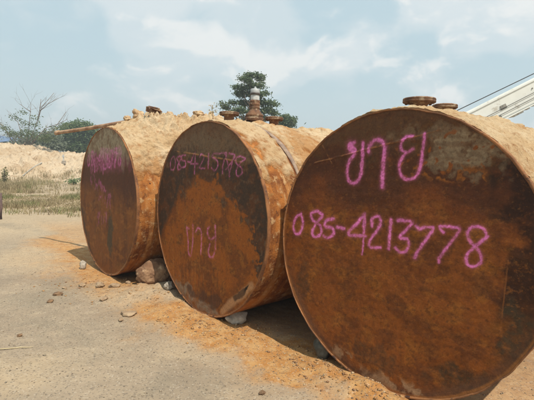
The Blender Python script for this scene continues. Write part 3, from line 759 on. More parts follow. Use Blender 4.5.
# ------------------------------------------------------------------ things lying on tank 1
def soil_top(i, x, y):
    th = math.pi / 2 - math.asin(x / R0)
    h = float(soil_field(i, np.array([th]), np.array([y]))[0])
    return R0 + (R0 + h) * math.sin(th)
CL = [(-.28, .42, .13, .10, .09, 'flat slab of dry soil at the left end of the heap, left tank'),
      (-.12, .50, .19, .15, .16, 'blocky soil lump beside the pipe end on the far left tank'),
      (.0, .72, .25, .19, .17, 'largest soil lump crowning the heap on the left tank'),
      (.05, .92, .13, .11, .09, 'small rounded soil lump right of the largest lump, left tank'),
      (.10, 1.12, .16, .12, .08, 'low soil lump near the middle of the heap, far left tank'),
      (.0, 1.45, .18, .14, .11, 'soil lump at the right end of the heap just above the middle tank'),
      (.22, .55, .10, .09, .07, 'small soil lump on the near slope of the heap, far left tank'),
      (.36, .85, .09, .08, .06, 'small low lump on the right slope of the far left tank soil'),
      (-.05, 1.28, .10, .09, .08, 'small upright lump between two larger ones on the left tank')]
for k, (x, y, a, b_, c_, lab) in enumerate(CL):
    me = rock_mesh('soil_lump', M_lump, (a, b_, c_), 40 + k, 4, .45, .5)
    p = on_tank(0, x, y, soil_top(0, x, y) + c_ * .22)
    o = obj('soil_lump', me, None, p, None, lab, 'soil lump', 'soil lumps heaped on the left tank')
    o.rotation_euler = (0, 0, k * 1.3)
# rusty pipe poking out over the left
tip = Vector((-3.66, 7.2, 1.985)); mid = Vector((-2.13, 6.2, 2.135)); d = (mid - tip)
p1 = tip + d * 1.22
root = empty('rusty_pipe', tip, 0, 'long thin rusty pipe lying across the far left tank, its end sticking out left', 'pipe')
b = MB(); pts = [tip - tip + d * t_ + Vector((0, 0, -.012 * math.sin(t_ * 2.4))) for t_ in np.linspace(0, 1.22, 14)]
b.tube(pts, .029, 14, False)
obj('pipe_body', b.mesh('pipe_body', M_rust_pipe, True), root)
b = MB(); dn = d.normalized()
b.tube([-dn * .004, dn * .09], .037, 16, True)
obj('coupling', b.mesh('coupling', M_rust_pipe, True), root)
# bent scrap half buried in the heap
b = MB(); b.box((0, 0, 0), (.26, .05, .012), Matrix.Rotation(.1, 3, 'Y')); b.box((0.0, .022, -.03), (.26, .008, .06), Matrix.Rotation(.1, 3, 'Y')); b.tube([(-.13, -.05, -.03), (-.1, .0, .02), (.12, .03, .03)], .012, 8)
px_, py_ = .24, .58
o = obj('scrap_iron', b.mesh('scrap_iron', M_rust), None, on_tank(0, px_, py_, soil_top(0, px_, py_) + .03), None, 'bent dark scrap of angle iron half buried in the soil on the left tank', 'scrap metal')
o.rotation_euler = (0, .05, YAW[0] + .3)

# ------------------------------------------------------------------ stones and clods on the ground
def gz(x, y): return float(ground_z(np.array([x]), np.array([y]))[0])
def stone(name, x, y, dims, mat, seed, lab, cat, group=None, rot=0, sink=.15, sub=4, rough=.3, ang=.5):
    o = obj(name, rock_mesh(name, mat, dims, seed, sub, rough, ang), None, (x, y, gz(x, y) + dims[2] * (.42 - sink)), None, lab, cat, group)
    o.rotation_euler = (0, 0, rot); return o
stone('boulder', -1.40, 5.22, (.46, .36, .36), M_boulder, 3, 'round reddish brown boulder wedged between the left and middle tanks', 'boulder', None, .4, .09, 5, .17, .0)
WS = 'stones wedging the tanks'
stone('wedge_stone', -.255, 4.02, (.21, .15, .14), M_white_stone, 11, 'angular pale grey stone under the right side of the middle tank', 'stone', WS, .5, .05, 4, .22, .45)
stone('wedge_stone', .515, 3.36, (.17, .17, .20), M_grey_stone, 12, 'smooth dark grey stone wedged under the left side of the nearest tank', 'stone', WS, .2, .05, 4, .15, .4)
stone('wedge_stone', -1.13, 4.86, (.15, .11, .11), M_white_stone, 13, 'small white stone under the left side of the middle tank', 'stone', WS, 1.1, .05, 4, .22, .45)
stone('wedge_stone', -2.62, 5.88, (.10, .09, .15), M_white_stone, 14, 'little upright white stone under the left side of the far left tank', 'stone', WS, 0, .05, 4, .3, .8)
CLODS = [(58, 294, .11, .07, .05, 0, 'dark brown clod, leftmost of the clods on the open ground'),
         (50, 300.6, .07, .06, .04, 0, 'small dark clod just in front of the leftmost clod'),
         (82, 285.6, .10, .07, .05, 1, 'tan clod in the middle of the scatter left of the boulder'),
         (100.4, 286, .12, .10, .07, 1, 'rounded brown clod in front of the far left tank'),
         (114, 287, .14, .09, .05, 1, 'flat tan clod in front of the boulder, left side'),
         (104, 298.5, .13, .07, .04, 1, 'long low clod in front of the rounded brown clod'),
         (64.5, 287, .08, .05, .03, 2, 'thin pale crumb of soil near the leftmost dark clod'),
         (129, 313, .17, .13, .045, 2, 'flat pale crust of soil lying left of the orange stained earth'),
         (20, 333, .05, .04, .03, 0, 'tiny clod alone on the gravel at lower left'),
         (121, 318, .09, .05, .03, 2, 'small pale crumb beside the flat pale crust'),
         (128, 283, .07, .06, .04, 1, 'small clod touching the foot of the boulder'),
         (262, 392, .05, .04, .03, 0, 'tiny dark pebble clod at the bottom edge near the centre')]
def ground_at(px, py):
    d_ = CF * 415.7 + CR * (px - 267) - CU * (py - 200); t_ = -1.6 / d_.z
    return d_.x * t_, d_.y * t_
CLOD_XY = [(-2.387, 4.703), (-2.36, 4.474), (-2.263, 5.05), (-2.038, 5.059), (-1.86, 5.038), (-1.814, 4.604), (-2.442, 4.97), (-1.39, 4.187), (-2.178, 3.61), (-1.422, 4.044), (-1.749, 5.224), (0.012, 2.783)]
for k, ((px, py, a, b_, c_, mt, lab), (x, y)) in enumerate(zip(CLODS, CLOD_XY)):
    stone('dirt_clod', x, y, (a, b_, c_), (M_clod_dark, M_clod, M_clod)[mt], 70 + k, lab, 'clod', 'clods of dry soil on the ground', k * .9, .1, 3, .32, .35)
# gravel: nobody could count it
def scatter(name, n, fx, smin, smax, mat, seed, pw=2.2):
    rs = np.random.default_rng(seed); x, y = fx(rs, n)
    z = ground_z(x, y); s = smin + (smax - smin) * rs.random(n) ** pw
    base = np.array([(1, 0, -.1), (0, 1, 0), (-1, 0, .05), (0, -1, 0), (.1, 0, .8), (0, 0, -.6)])
    fc = np.array([(0, 1, 4), (1, 2, 4), (2, 3, 4), (3, 0, 4), (1, 0, 5), (2, 1, 5), (3, 2, 5), (0, 3, 5)])
    J = base[None] * (.7 + .6 * rs.random((n, 6, 1))) + rs.normal(0, .16, (n, 6, 3))
    J[..., 2] *= .7
    a = rs.random(n) * 6.283; ca, sa = np.cos(a)[:, None], np.sin(a)[:, None]
    X = (J[..., 0] * ca - J[..., 1] * sa) * s[:, None] + x[:, None]; Y = (J[..., 0] * sa + J[..., 1] * ca) * s[:, None] + y[:, None]
    Z = J[..., 2] * s[:, None] + z[:, None] + s[:, None] * .2
    V = np.stack([X, Y, Z], -1).reshape(-1, 3); F = (fc[None] + 6 * np.arange(n)[:, None, None]).reshape(-1, 3)
    tone = np.repeat(rs.random(n), 6)
    me = mesh_np(name, V, F, mat, False, attrs={'tone': tone})
    return obj(name, me, None, None, 'stuff')
def grain_mat(name, cols):
    m, t, b = mat_new(name)
    a = t.node('Attribute', attribute_name='tone', out=2)
    r = t.n.new('ShaderNodeValToRGB'); r.color_ramp.interpolation = 'CONSTANT'; t.put(r.inputs[0], a)
    el = r.color_ramp.elements
    while len(el) < len(cols): el.new(.5)
    for k, c_ in enumerate(cols): el[k].position = k / len(cols); el[k].color = (*c_, 1)
    P = t.node('TexCoord', out=OBJ); n = t.noise(P, 60, 3)
    t.put(b.inputs['Base Color'], t.mix(t.math('MULTIPLY', n, .4), r.outputs[0], (.12, .09, .06))); b.inputs['Roughness'].default_value = .9
    return m
def f_near(rs, n):
    yy = 1.6 + 8.5 * rs.random(n) ** 1.5; return (rs.random(n) * 2 - 1) * (1.5 + yy * .95) - .5, yy
o = scatter('gravel', 17000, f_near, .002, .0095, grain_mat('gravel_grains', [(.32, .25, .17), (.24, .19, .13), (.13, .10, .08), (.27, .22, .15), (.30, .22, .13), (.19, .16, .12)]), 5, 3.0)
tag(o, 'small grains and pebbles strewn over the packed dirt', 'gravel')
def f_row(rs, n):
    cs = np.array([(.62, 2.98, .16), (.42, 3.18, .16), (.80, 2.75, .14), (.25, 3.4, .14), (-.2, 3.85, .16), (-.75, 4.15, .25), (-1.2, 4.75, .26), (-1.75, 4.95, .3), (1.1, 2.4, .15), (-2.3, 5.2, .3), (-.6, 3.9, .2)])
    k = rs.integers(0, len(cs), n); return cs[k, 0] + rs.normal(0, 1, n) * cs[k, 2], cs[k, 1] + rs.normal(0, 1, n) * cs[k, 2]
o = scatter('soil_crumbs', 2600, f_row, .002, .018, grain_mat('crumb_grains', [(.46, .25, .09), (.40, .20, .07), (.50, .35, .20), (.42, .23, .09), (.26, .13, .06)]), 6, 4.5)
tag(o, 'orange and brown crumbs of soil spilled along the tank ends', 'soil crumbs')
# dry straw on the gravel
b = MB(); q = list([(-2.206, 3.322), (-2.148, 3.336), (-2.096, 3.359), (-2.037, 3.374), (-1.975, 3.369), (-1.938, 3.391)])
b.tube([(x, y, gz(x, y) + .008 + .004 * math.sin(i_ * 2)) for i_, (x, y) in enumerate(q)], [.004, .0045, .004, .004, .003, .002], 6)
obj('dry_straw', b.mesh('dry_straw', simple_mat('straw', (.45, .36, .2), (.6, .5, .3), 20, .8, 0), True), None, None, None, 'thin dry straw lying on gravel near the left edge', 'straw')

# ------------------------------------------------------------------ dry grass verge
def grass_mat():
    m, t, b = mat_new('dry_grass')
    a = t.node('Attribute', attribute_name='tone', out=2); gr = t.node('Attribute', attribute_name='green', out=2)
    c = t.mix(a, (.24, .18, .09), (.46, .37, .21)); c = t.mix(gr, c, t.mix(a, (.12, .15, .04), (.23, .26, .08)))
    t.put(b.inputs['Base Color'], c); b.inputs['Roughness'].default_value = .8
    tr = t.n.new('ShaderNodeBsdfTranslucent'); t.put(tr.inputs[0], c); ms = t.n.new('ShaderNodeMixShader'); ms.inputs[0].default_value = .25
    t.l.new(b.outputs[0], ms.inputs[1]); t.l.new(tr.outputs[0], ms.inputs[2])
    out = [n_ for n_ in t.n if n_.type == 'OUTPUT_MATERIAL'][0]; t.l.new(ms.outputs[0], out.inputs[0])
    return m
def blades(name, x, y, hgt, tone, green, mat, zf, seed, wid=.012, per=3, lean=.35, spread=.06):
    rs = np.random.default_rng(seed); n = len(x) * per
    x = np.repeat(x, per) + rs.normal(0, spread, n); y = np.repeat(y, per) + rs.normal(0, spread, n)
    h = np.repeat(hgt, per) * (.5 + .7 * rs.random(n)); tone = np.clip(np.repeat(tone, per) + rs.normal(0, .2, n), 0, 1); green = np.repeat(green, per)
    z = zf(x, y) - .02; a = rs.random(n) * 6.283; la = rs.random(n) * 6.283; ln = np.abs(rs.normal(0, lean, n)) * h
    w = wid * (.6 + .8 * rs.random(n)); dx, dy = np.cos(a) * w, np.sin(a) * w
    px_ = lambda f: x + np.cos(la) * ln * f * f; py_ = lambda f: y + np.sin(la) * ln * f * f
    P = [np.stack([px_(0) - dx, py_(0) - dy, z], -1), np.stack([px_(0) + dx, py_(0) + dy, z], -1),
         np.stack([px_(.55) + dx * .8, py_(.55) + dy * .8, z + h * .55], -1), np.stack([px_(.55) - dx * .8, py_(.55) - dy * .8, z + h * .55], -1),
         np.stack([px_(1) + dx * .15, py_(1) + dy * .15, z + h * .95], -1), np.stack([px_(1) - dx * .15, py_(1) - dy * .15, z + h * .95], -1)]
    V = np.stack(P, 1).reshape(-1, 3); i0 = 6 * np.arange(n)[:, None]
    F = np.concatenate([i0 + np.array([[0, 1, 2, 3]]), i0 + np.array([[3, 2, 4, 5]])])
    return mesh_np(name, V, F, mat, False, attrs={'tone': np.repeat(tone, 6), 'green': np.repeat(green, 6)})
rs = np.random.default_rng(12); n = 90000
yy = 10.0 + 17.5 * rs.random(n) ** .9; xx = -34 + 33 * rs.random(n)
cover = fbm(xx * .35, yy * .5, 2.0, 4); cov2 = fbm(xx * 1.4, yy * 1.4, 6.0, 3)
edge_y = 10.9 + .7 * fbm(xx * .5, 0 * xx, 4.0, 3)
dens = sm(yy, edge_y - .2, edge_y + .8) * (.25 + .75 * sm(cover + .5 * cov2, -.35, .15))
bare = np.clip(blob(xx, yy, -9.0, 19.0, 1.7, 3.4, cov2, .5) + .9 * blob(xx, yy, -10.2, 22, 2.6, 4.5, cov2, .5), 0, 1)            # bare sandy patch running up to the bank
dens *= (1 - .93 * bare) * (1 - .85 * sm(yy + .5 * cov2, 21.0, 23.5))
keep = rs.random(n) < dens
xx, yy, cv = xx[keep], yy[keep], cover[keep]
hg = (.07 + .13 * sm(fbm(xx * .5, yy * .5, 9.0, 3), -.3, .4)) * (1 + .9 * sm(yy, 15, 19))
gr = (fbm(xx * .6 + 4, yy * .9, 3.0, 3) > .32) * .6 + .7 * ((yy < 11.8) & (fbm(xx * .9, yy, 8.0, 3) > .05))
both = lambda x, y: np.maximum(ground_z(x, y), bank_h(x, y) - .05 * 0)
M_grass = grass_mat()
o = obj('dry_grass', blades('dry_grass', xx, yy, hg, rs.random(len(xx)) * .9, np.clip(gr, 0, .85), M_grass, both, 13, .011, 4, .45, .09), kind='stuff')
tag(o, 'dry yellow brown grass along the verge below the sand bank', 'grass')
# ------------------------------------------------------------------ trees and bushes
def leaf_mat(name, c1, c2, c3, tr_=.3):
    m, t, b = mat_new(name)
    a = t.node('Attribute', attribute_name='tone', out=2)
    c = t.mix(a, c1, c2); c = t.mix(t.ramp(a, .8, 1.0), c, c3)
    t.put(b.inputs['Base Color'], c); b.inputs['Roughness'].default_value = .55
    tr = t.n.new('ShaderNodeBsdfTranslucent'); t.put(tr.inputs[0], c); ms = t.n.new('ShaderNodeMixShader'); ms.inputs[0].default_value = tr_
    t.l.new(b.outputs[0], ms.inputs[1]); t.l.new(tr.outputs[0], ms.inputs[2])
    out = [n_ for n_ in t.n if n_.type == 'OUTPUT_MATERIAL'][0]; t.l.new(ms.outputs[0], out.inputs[0])
    return m
def leaves_mesh(name, centers, mat, size, seed, per=1, droop=.2):
    rs = np.random.default_rng(seed); C_ = np.asarray(centers); n = len(C_)
    d1 = rs.normal(size=(n, 3)); d1[:, 2] = d1[:, 2] * .5 - droop; d1 /= np.linalg.norm(d1, axis=1)[:, None]
    d2 = np.cross(d1, rs.normal(size=(n, 3))); d2 /= np.linalg.norm(d2, axis=1)[:, None]
    s = size * (.6 + .8 * rs.random(n))[:, None]
    P = [C_ - d1 * s * .5, C_ + d2 * s * .24, C_ + d1 * s * .5, C_ - d2 * s * .24]
    V = np.stack(P, 1).reshape(-1, 3); F = (4 * np.arange(n)[:, None] + np.arange(4)[None])
    return mesh_np(name, V, F, mat, False, attrs={'tone': np.repeat(rs.random(n), 4)})
def crown_points(blobs, n, seed, clump=14, csz=.22, hollow=.35):
    """leaf positions: twig clumps spread through blobs (x,y,z,rx,ry,rz)"""
    rs = np.random.default_rng(seed); B = np.array(blobs); vol = B[:, 3] * B[:, 4] * B[:, 5]; vol = vol ** .8
    m = n // clump; k = rs.choice(len(B), m, p=vol / vol.sum())
    d = rs.normal(size=(m, 3)); d /= np.linalg.norm(d, axis=1)[:, None]
    r = (hollow + (1.02 - hollow) * rs.random(m) ** .6)[:, None]
    cc = B[k, :3] + d * r * B[k, 3:6]
    q = np.repeat(cc, clump, 0) + rs.normal(0, csz, (m * clump, 3)) * np.array([1, 1, .55])
    return q
M_bark = simple_mat('bark', (.12, .09, .06), (.22, .17, .12), 8, .9, .5, .02)
M_twig = simple_mat('bare_twig', (.14, .105, .08), (.24, .19, .15), 8, .9, .3, .01)
def tree(name, base, blobs, n, lsize, mat, lab, cat, seed, trunk_r=.12, clump=14, csz=.22, group=None, hollow=.35, nb=None):
    root = empty(name, base, 0, lab, cat, group)
    rel = [(b_[0] - base[0], b_[1] - base[1], b_[2] - base[2], *b_[3:]) for b_ in blobs]
    rnd = random.Random(seed); top = max(r_[2] for r_ in rel); b = MB()
    tx = sum(r_[0] for r_ in rel) / len(rel)
    hub = Vector((tx * .3, 0, top * .35)); crest = Vector((tx * .8, 0, top * .92))
    b.tube([(0, 0, -.15), (tx * .1, .03, top * .18), hub, (hub + crest) / 2 + Vector((.05, .04, 0)), crest], [trunk_r * 1.3, trunk_r, trunk_r * .8, trunk_r * .5, trunk_r * .2], 9)
    for r_ in rel:
        e = Vector(r_[:3]); s_ = hub.lerp(crest, max(0, min(.85, (e.z - hub.z) / max(.1, crest.z - hub.z) - .25)))
        m_ = (s_ + e) / 2 + Vector((rnd.uniform(-.1, .1), rnd.uniform(-.1, .1), -.08 * (e - s_).length))
        b.tube([s_, m_, e], [trunk_r * .4, trunk_r * .26, trunk_r * .1], 6)
        for _ in range(4):
            w_ = Vector((rnd.uniform(-1, 1) * r_[3], rnd.uniform(-1, 1) * r_[4], rnd.uniform(-.4, 1) * r_[5])) * .8
            b.tube([e, e + w_ * .5 + Vector((0, 0, .04)), e + w_], [trunk_r * .12, trunk_r * .08, trunk_r * .03], 5)
    obj('trunk', b.mesh('trunk', M_bark, True), root)
    obj('crown', leaves_mesh('crown', crown_points(rel, n, seed, clump, csz, hollow), mat, lsize, seed + 1), root)
    return root
M_leaf_a = leaf_mat('tree_leaves', (.065, .105, .05), (.15, .20, .095), (.24, .27, .14), .45)
M_leaf_b = leaf_mat('bush_leaves', (.09, .145, .05), (.17, .24, .085), (.23, .28, .12), .45)
M_leaf_c = leaf_mat('pale_scrub_leaves', (.15, .18, .12), (.24, .27, .18), (.28, .30, .2), .4)
TREE_BLOBS = [(-1.343, 25.547, 6.784, 0.24, 0.24, 0.14), (-0.802, 25.537, 6.801, 0.25, 0.25, 0.18), (-1.627, 24.468, 6.39, 0.22, 0.22, 0.13), (-1.278, 24.502, 6.268, 0.24, 0.24, 0.14), (-0.612, 25.403, 6.581, 0.18, 0.18, 0.11), (-0.656, 25.283, 6.176, 0.27, 0.27, 0.14), (-2.016, 25.204, 5.999, 0.22, 0.22, 0.11), (-1.63, 24.77, 5.906, 0.22, 0.22, 0.11), (-1.184, 25.127, 6.101, 0.24, 0.24, 0.14), (-1.822, 25.128, 5.614, 0.27, 0.27, 0.14), (-1.286, 25.097, 5.627, 0.27, 0.27, 0.14), (-0.68, 24.59, 5.566, 0.27, 0.27, 0.14), (-0.279, 24.917, 5.69, 0.18, 0.18, 0.09), (-2.259, 24.872, 5.037, 0.25, 0.25, 0.11), (-2.616, 25.268, 4.815, 0.22, 0.22, 0.1), (-1.658, 25.594, 5.159, 0.3, 0.3, 0.15), (-1.109, 25.539, 5.111, 0.3, 0.3, 0.15), (-0.497, 25.053, 5.123, 0.3, 0.3, 0.15), (0.036, 24.934, 5.124, 0.24, 0.24, 0.11), (0.331, 24.722, 5.018, 0.18, 0.18, 0.07), (-1.744, 24.443, 4.538, 0.3, 0.3, 0.15), (-2.145, 24.433, 4.408, 0.24, 0.24, 0.11), (-0.245, 24.958, 4.711, 0.3, 0.3, 0.15), (0.232, 24.782, 4.532, 0.24, 0.24, 0.11), (-1.063, 24.856, 4.496, 0.3, 0.3, 0.15), (-1.441, 25.47, 4.197, 0.3, 0.3, 0.15), (-0.467, 25.031, 4.244, 0.3, 0.3, 0.15), (-2.87, 25.073, 5.044, 0.15, 0.15, 0.06)]
tree('broadleaf_tree', (-1.25, 25, -.05), TREE_BLOBS, 11000, .135, M_leaf_a, 'tall feathery green tree behind the middle tank and its vent pipe', 'tree', 21, .11, 12, .13, None, .1)
tree('small_tree', (1.22, 30, -.05), [(1.079, 30.0, 4.755, 0.32, 0.32, 0.26), (1.44, 30.0, 4.627, 0.29, 0.29, 0.23), (0.802, 30.0, 4.534, 0.29, 0.29, 0.23), (1.164, 30.0, 4.406, 0.43, 0.43, 0.35)], 2600, .2, M_leaf_a, 'small rounded dark green tree right of the tall one, behind the middle tank', 'tree', 31, .09, 12, .2)
BUSH_BLOBS = [(-21.505, 45.736, 4.534, 0.77, 0.77, 0.58), (-20.319, 45.524, 4.773, 0.89, 0.89, 0.66), (-19.471, 45.825, 4.504, 0.66, 0.66, 0.5), (-22.117, 45.637, 3.751, 0.89, 0.89, 0.66), (-20.981, 46.01, 3.597, 1.22, 1.22, 0.91), (-19.649, 46.499, 3.562, 1.0, 1.0, 0.75), (-22.605, 46.174, 3.003, 0.89, 0.89, 0.66), (-21.055, 45.682, 2.6, 1.11, 1.11, 0.83), (-20.052, 46.394, 2.441, 1.0, 1.0, 0.75), (-23.33, 46.297, 2.874, 0.55, 0.55, 0.41), (-21.957, 46.234, 4.886, 0.44, 0.44, 0.33)]
tree('leafy_bush', (-20.6, 46, -.05), BUSH_BLOBS, 20000, .24, M_leaf_b, 'dense bright green bush beyond the sand bank, under the rusty pipe end', 'bush', 33, .2, 14, .3, None, .3)
SCRUB = [[(-22.587, 44.0, 3.422, 0.74, 0.74, 0.44), (-23.326, 44.0, 3.188, 0.74, 0.74, 0.44), (-22.174, 44.0, 2.706, 0.74, 0.74, 0.44), (-23.859, 44.0, 2.648, 0.85, 0.85, 0.51), (-22.899, 44.0, 3.723, 0.53, 0.53, 0.32), (-23.019, 44.0, 2.468, 0.95, 0.95, 0.57)], [(-24.693, 44.0, 3.14, 0.74, 0.74, 0.44), (-25.33, 44.0, 2.805, 0.85, 0.85, 0.51), (-24.388, 44.0, 2.42, 0.85, 0.85, 0.51), (-26.176, 44.0, 2.567, 0.74, 0.74, 0.44), (-25.127, 44.0, 2.29, 0.85, 0.85, 0.51)], [(-27.655, 44.0, 2.307, 0.64, 0.64, 0.38), (-28.707, 44.0, 2.375, 0.64, 0.64, 0.38), (-26.816, 44.0, 2.127, 0.53, 0.53, 0.32), (-29.543, 44.0, 2.659, 0.85, 0.85, 0.51)]]
for k, (bl, lab) in enumerate(zip(SCRUB, ['hazy grey green scrub directly left of the dense green bush', 'hazy grey green scrub right behind the bare shrub', 'low hazy scrub at the left picture edge, beyond the bank'])):
    tree('scrub_bush', (bl[0][0], bl[0][1], -.05), bl, 5200, .24, M_leaf_c, lab, 'bush', 50 + k, .1, 10, .38, 'scrub beyond the sand bank', .1)
# bare shrub
M_leaf_c2 = leaf_mat('shrub_leaves', (.09, .13, .05), (.17, .21, .09), (.24, .25, .12), .4)
SH = {'base': (-21.177, 36.0, 1.285), 'limbs': [[(-20.996, 36.0, 1.807), (-20.548, 36.0, 2.848), (-19.835, 36.0, 4.571), (-19.478, 36.0, 5.68), (-18.44, 36.0, 6.89)], [(-19.653, 36.0, 5.337), (-18.962, 36.0, 5.95), (-18.018, 36.0, 6.486)], [(-19.835, 36.0, 4.571), (-19.65, 36.0, 5.59), (-19.554, 36.0, 6.349)], [(-21.683, 36.0, 1.954), (-22.432, 36.0, 3.294), (-23.097, 36.0, 4.29), (-23.77, 36.0, 4.858)], [(-21.079, 36.0, 1.975), (-20.713, 36.0, 3.269), (-20.518, 36.0, 4.717), (-20.414, 36.0, 5.9)], [(-20.425, 36.0, 5.227), (-20.933, 36.0, 5.546), (-21.354, 36.0, 5.868)], [(-21.597, 36.0, 1.957), (-21.84, 36.0, 2.804), (-22.851, 36.0, 3.789), (-23.444, 36.0, 4.108)], [(-20.907, 36.0, 1.981), (-20.029, 36.0, 3.037), (-19.158, 36.0, 3.917), (-18.125, 36.0, 4.292), (-17.264, 36.0, 4.745)], [(-21.424, 36.0, 1.963), (-21.231, 36.0, 3.166), (-21.553, 36.0, 4.343), (-22.397, 36.0, 4.99)], [(-20.994, 36.0, 1.892), (-21.065, 36.0, 2.83), (-22.086, 36.0, 3.391), (-22.952, 36.0, 3.106)], [(-20.731, 36.0, 2.159), (-19.68, 36.0, 3.389), (-18.647, 36.0, 3.595), (-17.43, 36.0, 5.33)]], 'leaf': [(-21.974, 36.0, 4.751, 0.3, 0.3, 0.15), (-21.55, 36.0, 4.512, 0.35, 0.35, 0.17), (-20.954, 36.0, 4.279, 0.35, 0.35, 0.17), (-20.355, 36.0, 4.215, 0.35, 0.35, 0.17), (-19.842, 36.0, 4.063, 0.26, 0.26, 0.13), (-19.075, 36.0, 3.665, 0.26, 0.26, 0.13), (-20.539, 36.0, 3.445, 0.78, 0.78, 0.39), (-19.255, 36.0, 3.064, 0.78, 0.78, 0.39), (-18.385, 36.0, 3.944, 0.52, 0.52, 0.26), (-21.83, 36.0, 3.315, 0.69, 0.69, 0.35), (-22.679, 36.0, 3.795, 0.52, 0.52, 0.26), (-20.004, 36.0, 4.735, 0.35, 0.35, 0.17), (-21.195, 36.0, 5.2, 0.35, 0.35, 0.17), (-17.44, 36.0, 4.146, 0.43, 0.43, 0.22)]}
base = Vector(SH['base'])
root = empty('bare_shrub', base, 0, 'nearly leafless shrub with long thin branches standing beyond the bank at left', 'shrub')
b = MB(); rnd = random.Random(5); tips = []
def grow(p, d_, ln, r_, depth):
    pts = [p]; n_ = 5; dd = d_.normalized()
    for q_ in range(n_):
        dd = (dd + Vector((rnd.gauss(0, .09), rnd.gauss(0, .09), rnd.gauss(.02, .05)))).normalized(); pts.append(pts[-1] + dd * ln / n_)
    b.tube(pts, [r_ * (1 - .13 * i_) for i_ in range(n_ + 1)], 5)
    if depth:
        for q_ in range(3):
            k_ = rnd.randint(1, n_); dv = (dd + Vector((rnd.gauss(0, .55), rnd.gauss(0, .4), rnd.gauss(.1, .35)))).normalized()
            grow(pts[k_], dv, ln * rnd.uniform(.35, .6), r_ * .5, depth - 1)
    else: tips.append(pts[-1])
for path in SH['limbs']:
    P = [Vector(q) - base for q in path]
    b.tube(P, [.026 * (1 - .7 * i_ / (len(P) - 1)) + .008 for i_ in range(len(P))], 6)
    for i_ in range(1, len(P)):
        for q_ in range(2):
            dv = ((P[i_] - P[i_ - 1]).normalized() + Vector((rnd.gauss(0, .6), rnd.gauss(0, .5), rnd.gauss(.2, .3)))).normalized()
            grow(P[i_ - 1].lerp(P[i_], rnd.random()), dv, rnd.uniform(.6, 1.5), .011, 1)
obj('trunk', b.mesh('trunk', M_twig, True), root)
bl = [tuple(Vector(q[:3]) - base) + tuple(q[3:]) for q in SH['leaf']]
obj('crown', leaves_mesh('crown', crown_points(bl, 2600, 9, 6, .2, .1), M_leaf_c2, .14, 10), root)
# young sprig on the middle tank
root = empty('dry_weed', on_tank(1, -.02, .10, soil_top(1, -.02, .10) - .005), 0, 'small dry weed with yellowish leaves growing on top of the middle tank', 'plant')
b = MB(); b.tube([(0, 0, -.02), (-.004, 0, .05), (-.012, 0, .10), (-.02, 0, .15)], [.003, .0028, .002, .0012], 5); rnd = random.Random(3)
C_ = []
for k in range(11):
    z0 = .05 + .009 * k; a = k * 2.4; e = Vector((math.cos(a) * (.05 - .002 * k), math.sin(a) * .03, z0 + .03)); s_ = Vector((-.012 * z0 / .1, 0, z0))
    b.tube([s_, (s_ + e) / 2, e], .0012, 4)
    C_ += [tuple(e + Vector((rnd.gauss(0, .006), rnd.gauss(0, .006), rnd.gauss(0, .006)))) for _ in range(3)]
obj('stem', b.mesh('stem', M_twig, True), root)
obj('leaves', leaves_mesh('leaves', C_, leaf_mat('dry_leaf', (.32, .24, .11), (.5, .4, .2), (.2, .2, .08)), .026, 3), root)
# tall weed at the left margin of the verge and a sprig of green by the bare patch
def weed(x, y, h, w, n_, mat, lab, seed, ls):
    z = float(both(np.array([x]), np.array([y]))[0]); root = empty('weed', (x, y, z), 0, lab, 'plant', 'weeds in the dry verge')
    b = MB(); rnd = random.Random(seed); C_ = []
    for k in range(n_):
        e = Vector((rnd.gauss(0, w), rnd.gauss(0, w), h * rnd.uniform(.6, 1))); m_ = e * .5 + Vector((0, 0, h * .1))
        b.tube([(0, 0, -.02), m_, e], [.008, .006, .003], 5)
        for q_ in range(16):
            t_ = rnd.uniform(.25, 1); C_.append(tuple(e * t_ + Vector((rnd.gauss(0, w * .35), rnd.gauss(0, w * .35), rnd.gauss(0, .04)))))
    obj('stem', b.mesh('stem', M_twig, True), root); obj('leaves', leaves_mesh('leaves', C_, mat, ls, seed), root)
weed(*(-13.1, 20.62), .95, .16, 9, leaf_mat('weed_leaves', (.14, .14, .05), (.24, .22, .1), (.3, .26, .12)), 'tall brownish green weed against the bank at the left edge', 4, .13)
weed(*(-11.25, 23.88), .40, .38, 16, M_leaf_b, 'low green weed on the bare sandy patch at the foot of the bank', 6, .12)
# ------------------------------------------------------------------ small things on and behind the bank
hp = [(x, y, float(bank_h(np.array([x]), np.array([y]))[0]) + .05) for x, y in [(-15.539, 26.38), (-15.736, 27.28), (-15.573, 27.58), (-15.481, 28.02), (-15.352, 28.28)]]
b = MB(); b.tube([tuple(q) for q in smooth_line(hp, 8)], .035, 8)
obj('plastic_pipe', b.mesh('plastic_pipe', simple_mat('pale_plastic', (.33, .31, .26), (.40, .38, .33), 4, .5, .1), True), None, None, None, 'pale grey plastic pipe lying slantwise on the sand bank', 'pipe')
x, y = (-14.274, 29.06); z = float(bank_h(np.array([x]), np.array([y]))[0])
root = empty('marker_stake', (x, y, z), 0, 'pale marker stake standing in the sand bank left of the far tank', 'stake')
b = MB(); b.box((0, 0, .28), (.07, .05, .7)); obj('post', b.mesh('post', M_white_metal, False, .008), root)
b = MB(); b.box((.0, -.035, .5), (.16, .02, .12)); obj('board', b.mesh('board', M_white_metal), root)
b = MB(); b.box((.02, 0, .1), (.28, .1, .2)); obj('base_block', b.mesh('base_block', M_white_stone, False, .02), root)
x, y = (-6.637, 10.263)
root = empty('wooden_post', (x, y, gz(x, y)), .2, 'short dark weathered post at the left picture edge in the verge', 'post')
b = MB(); b.tube([(0, 0, -.1), (.01, 0, .3), (.0, .01, .66)], [.06, .055, .05], 12); obj('post', b.mesh('post', simple_mat('dark_wood', (.09, .055, .05), (.16, .10, .085), 9, .9, .6), True), root)
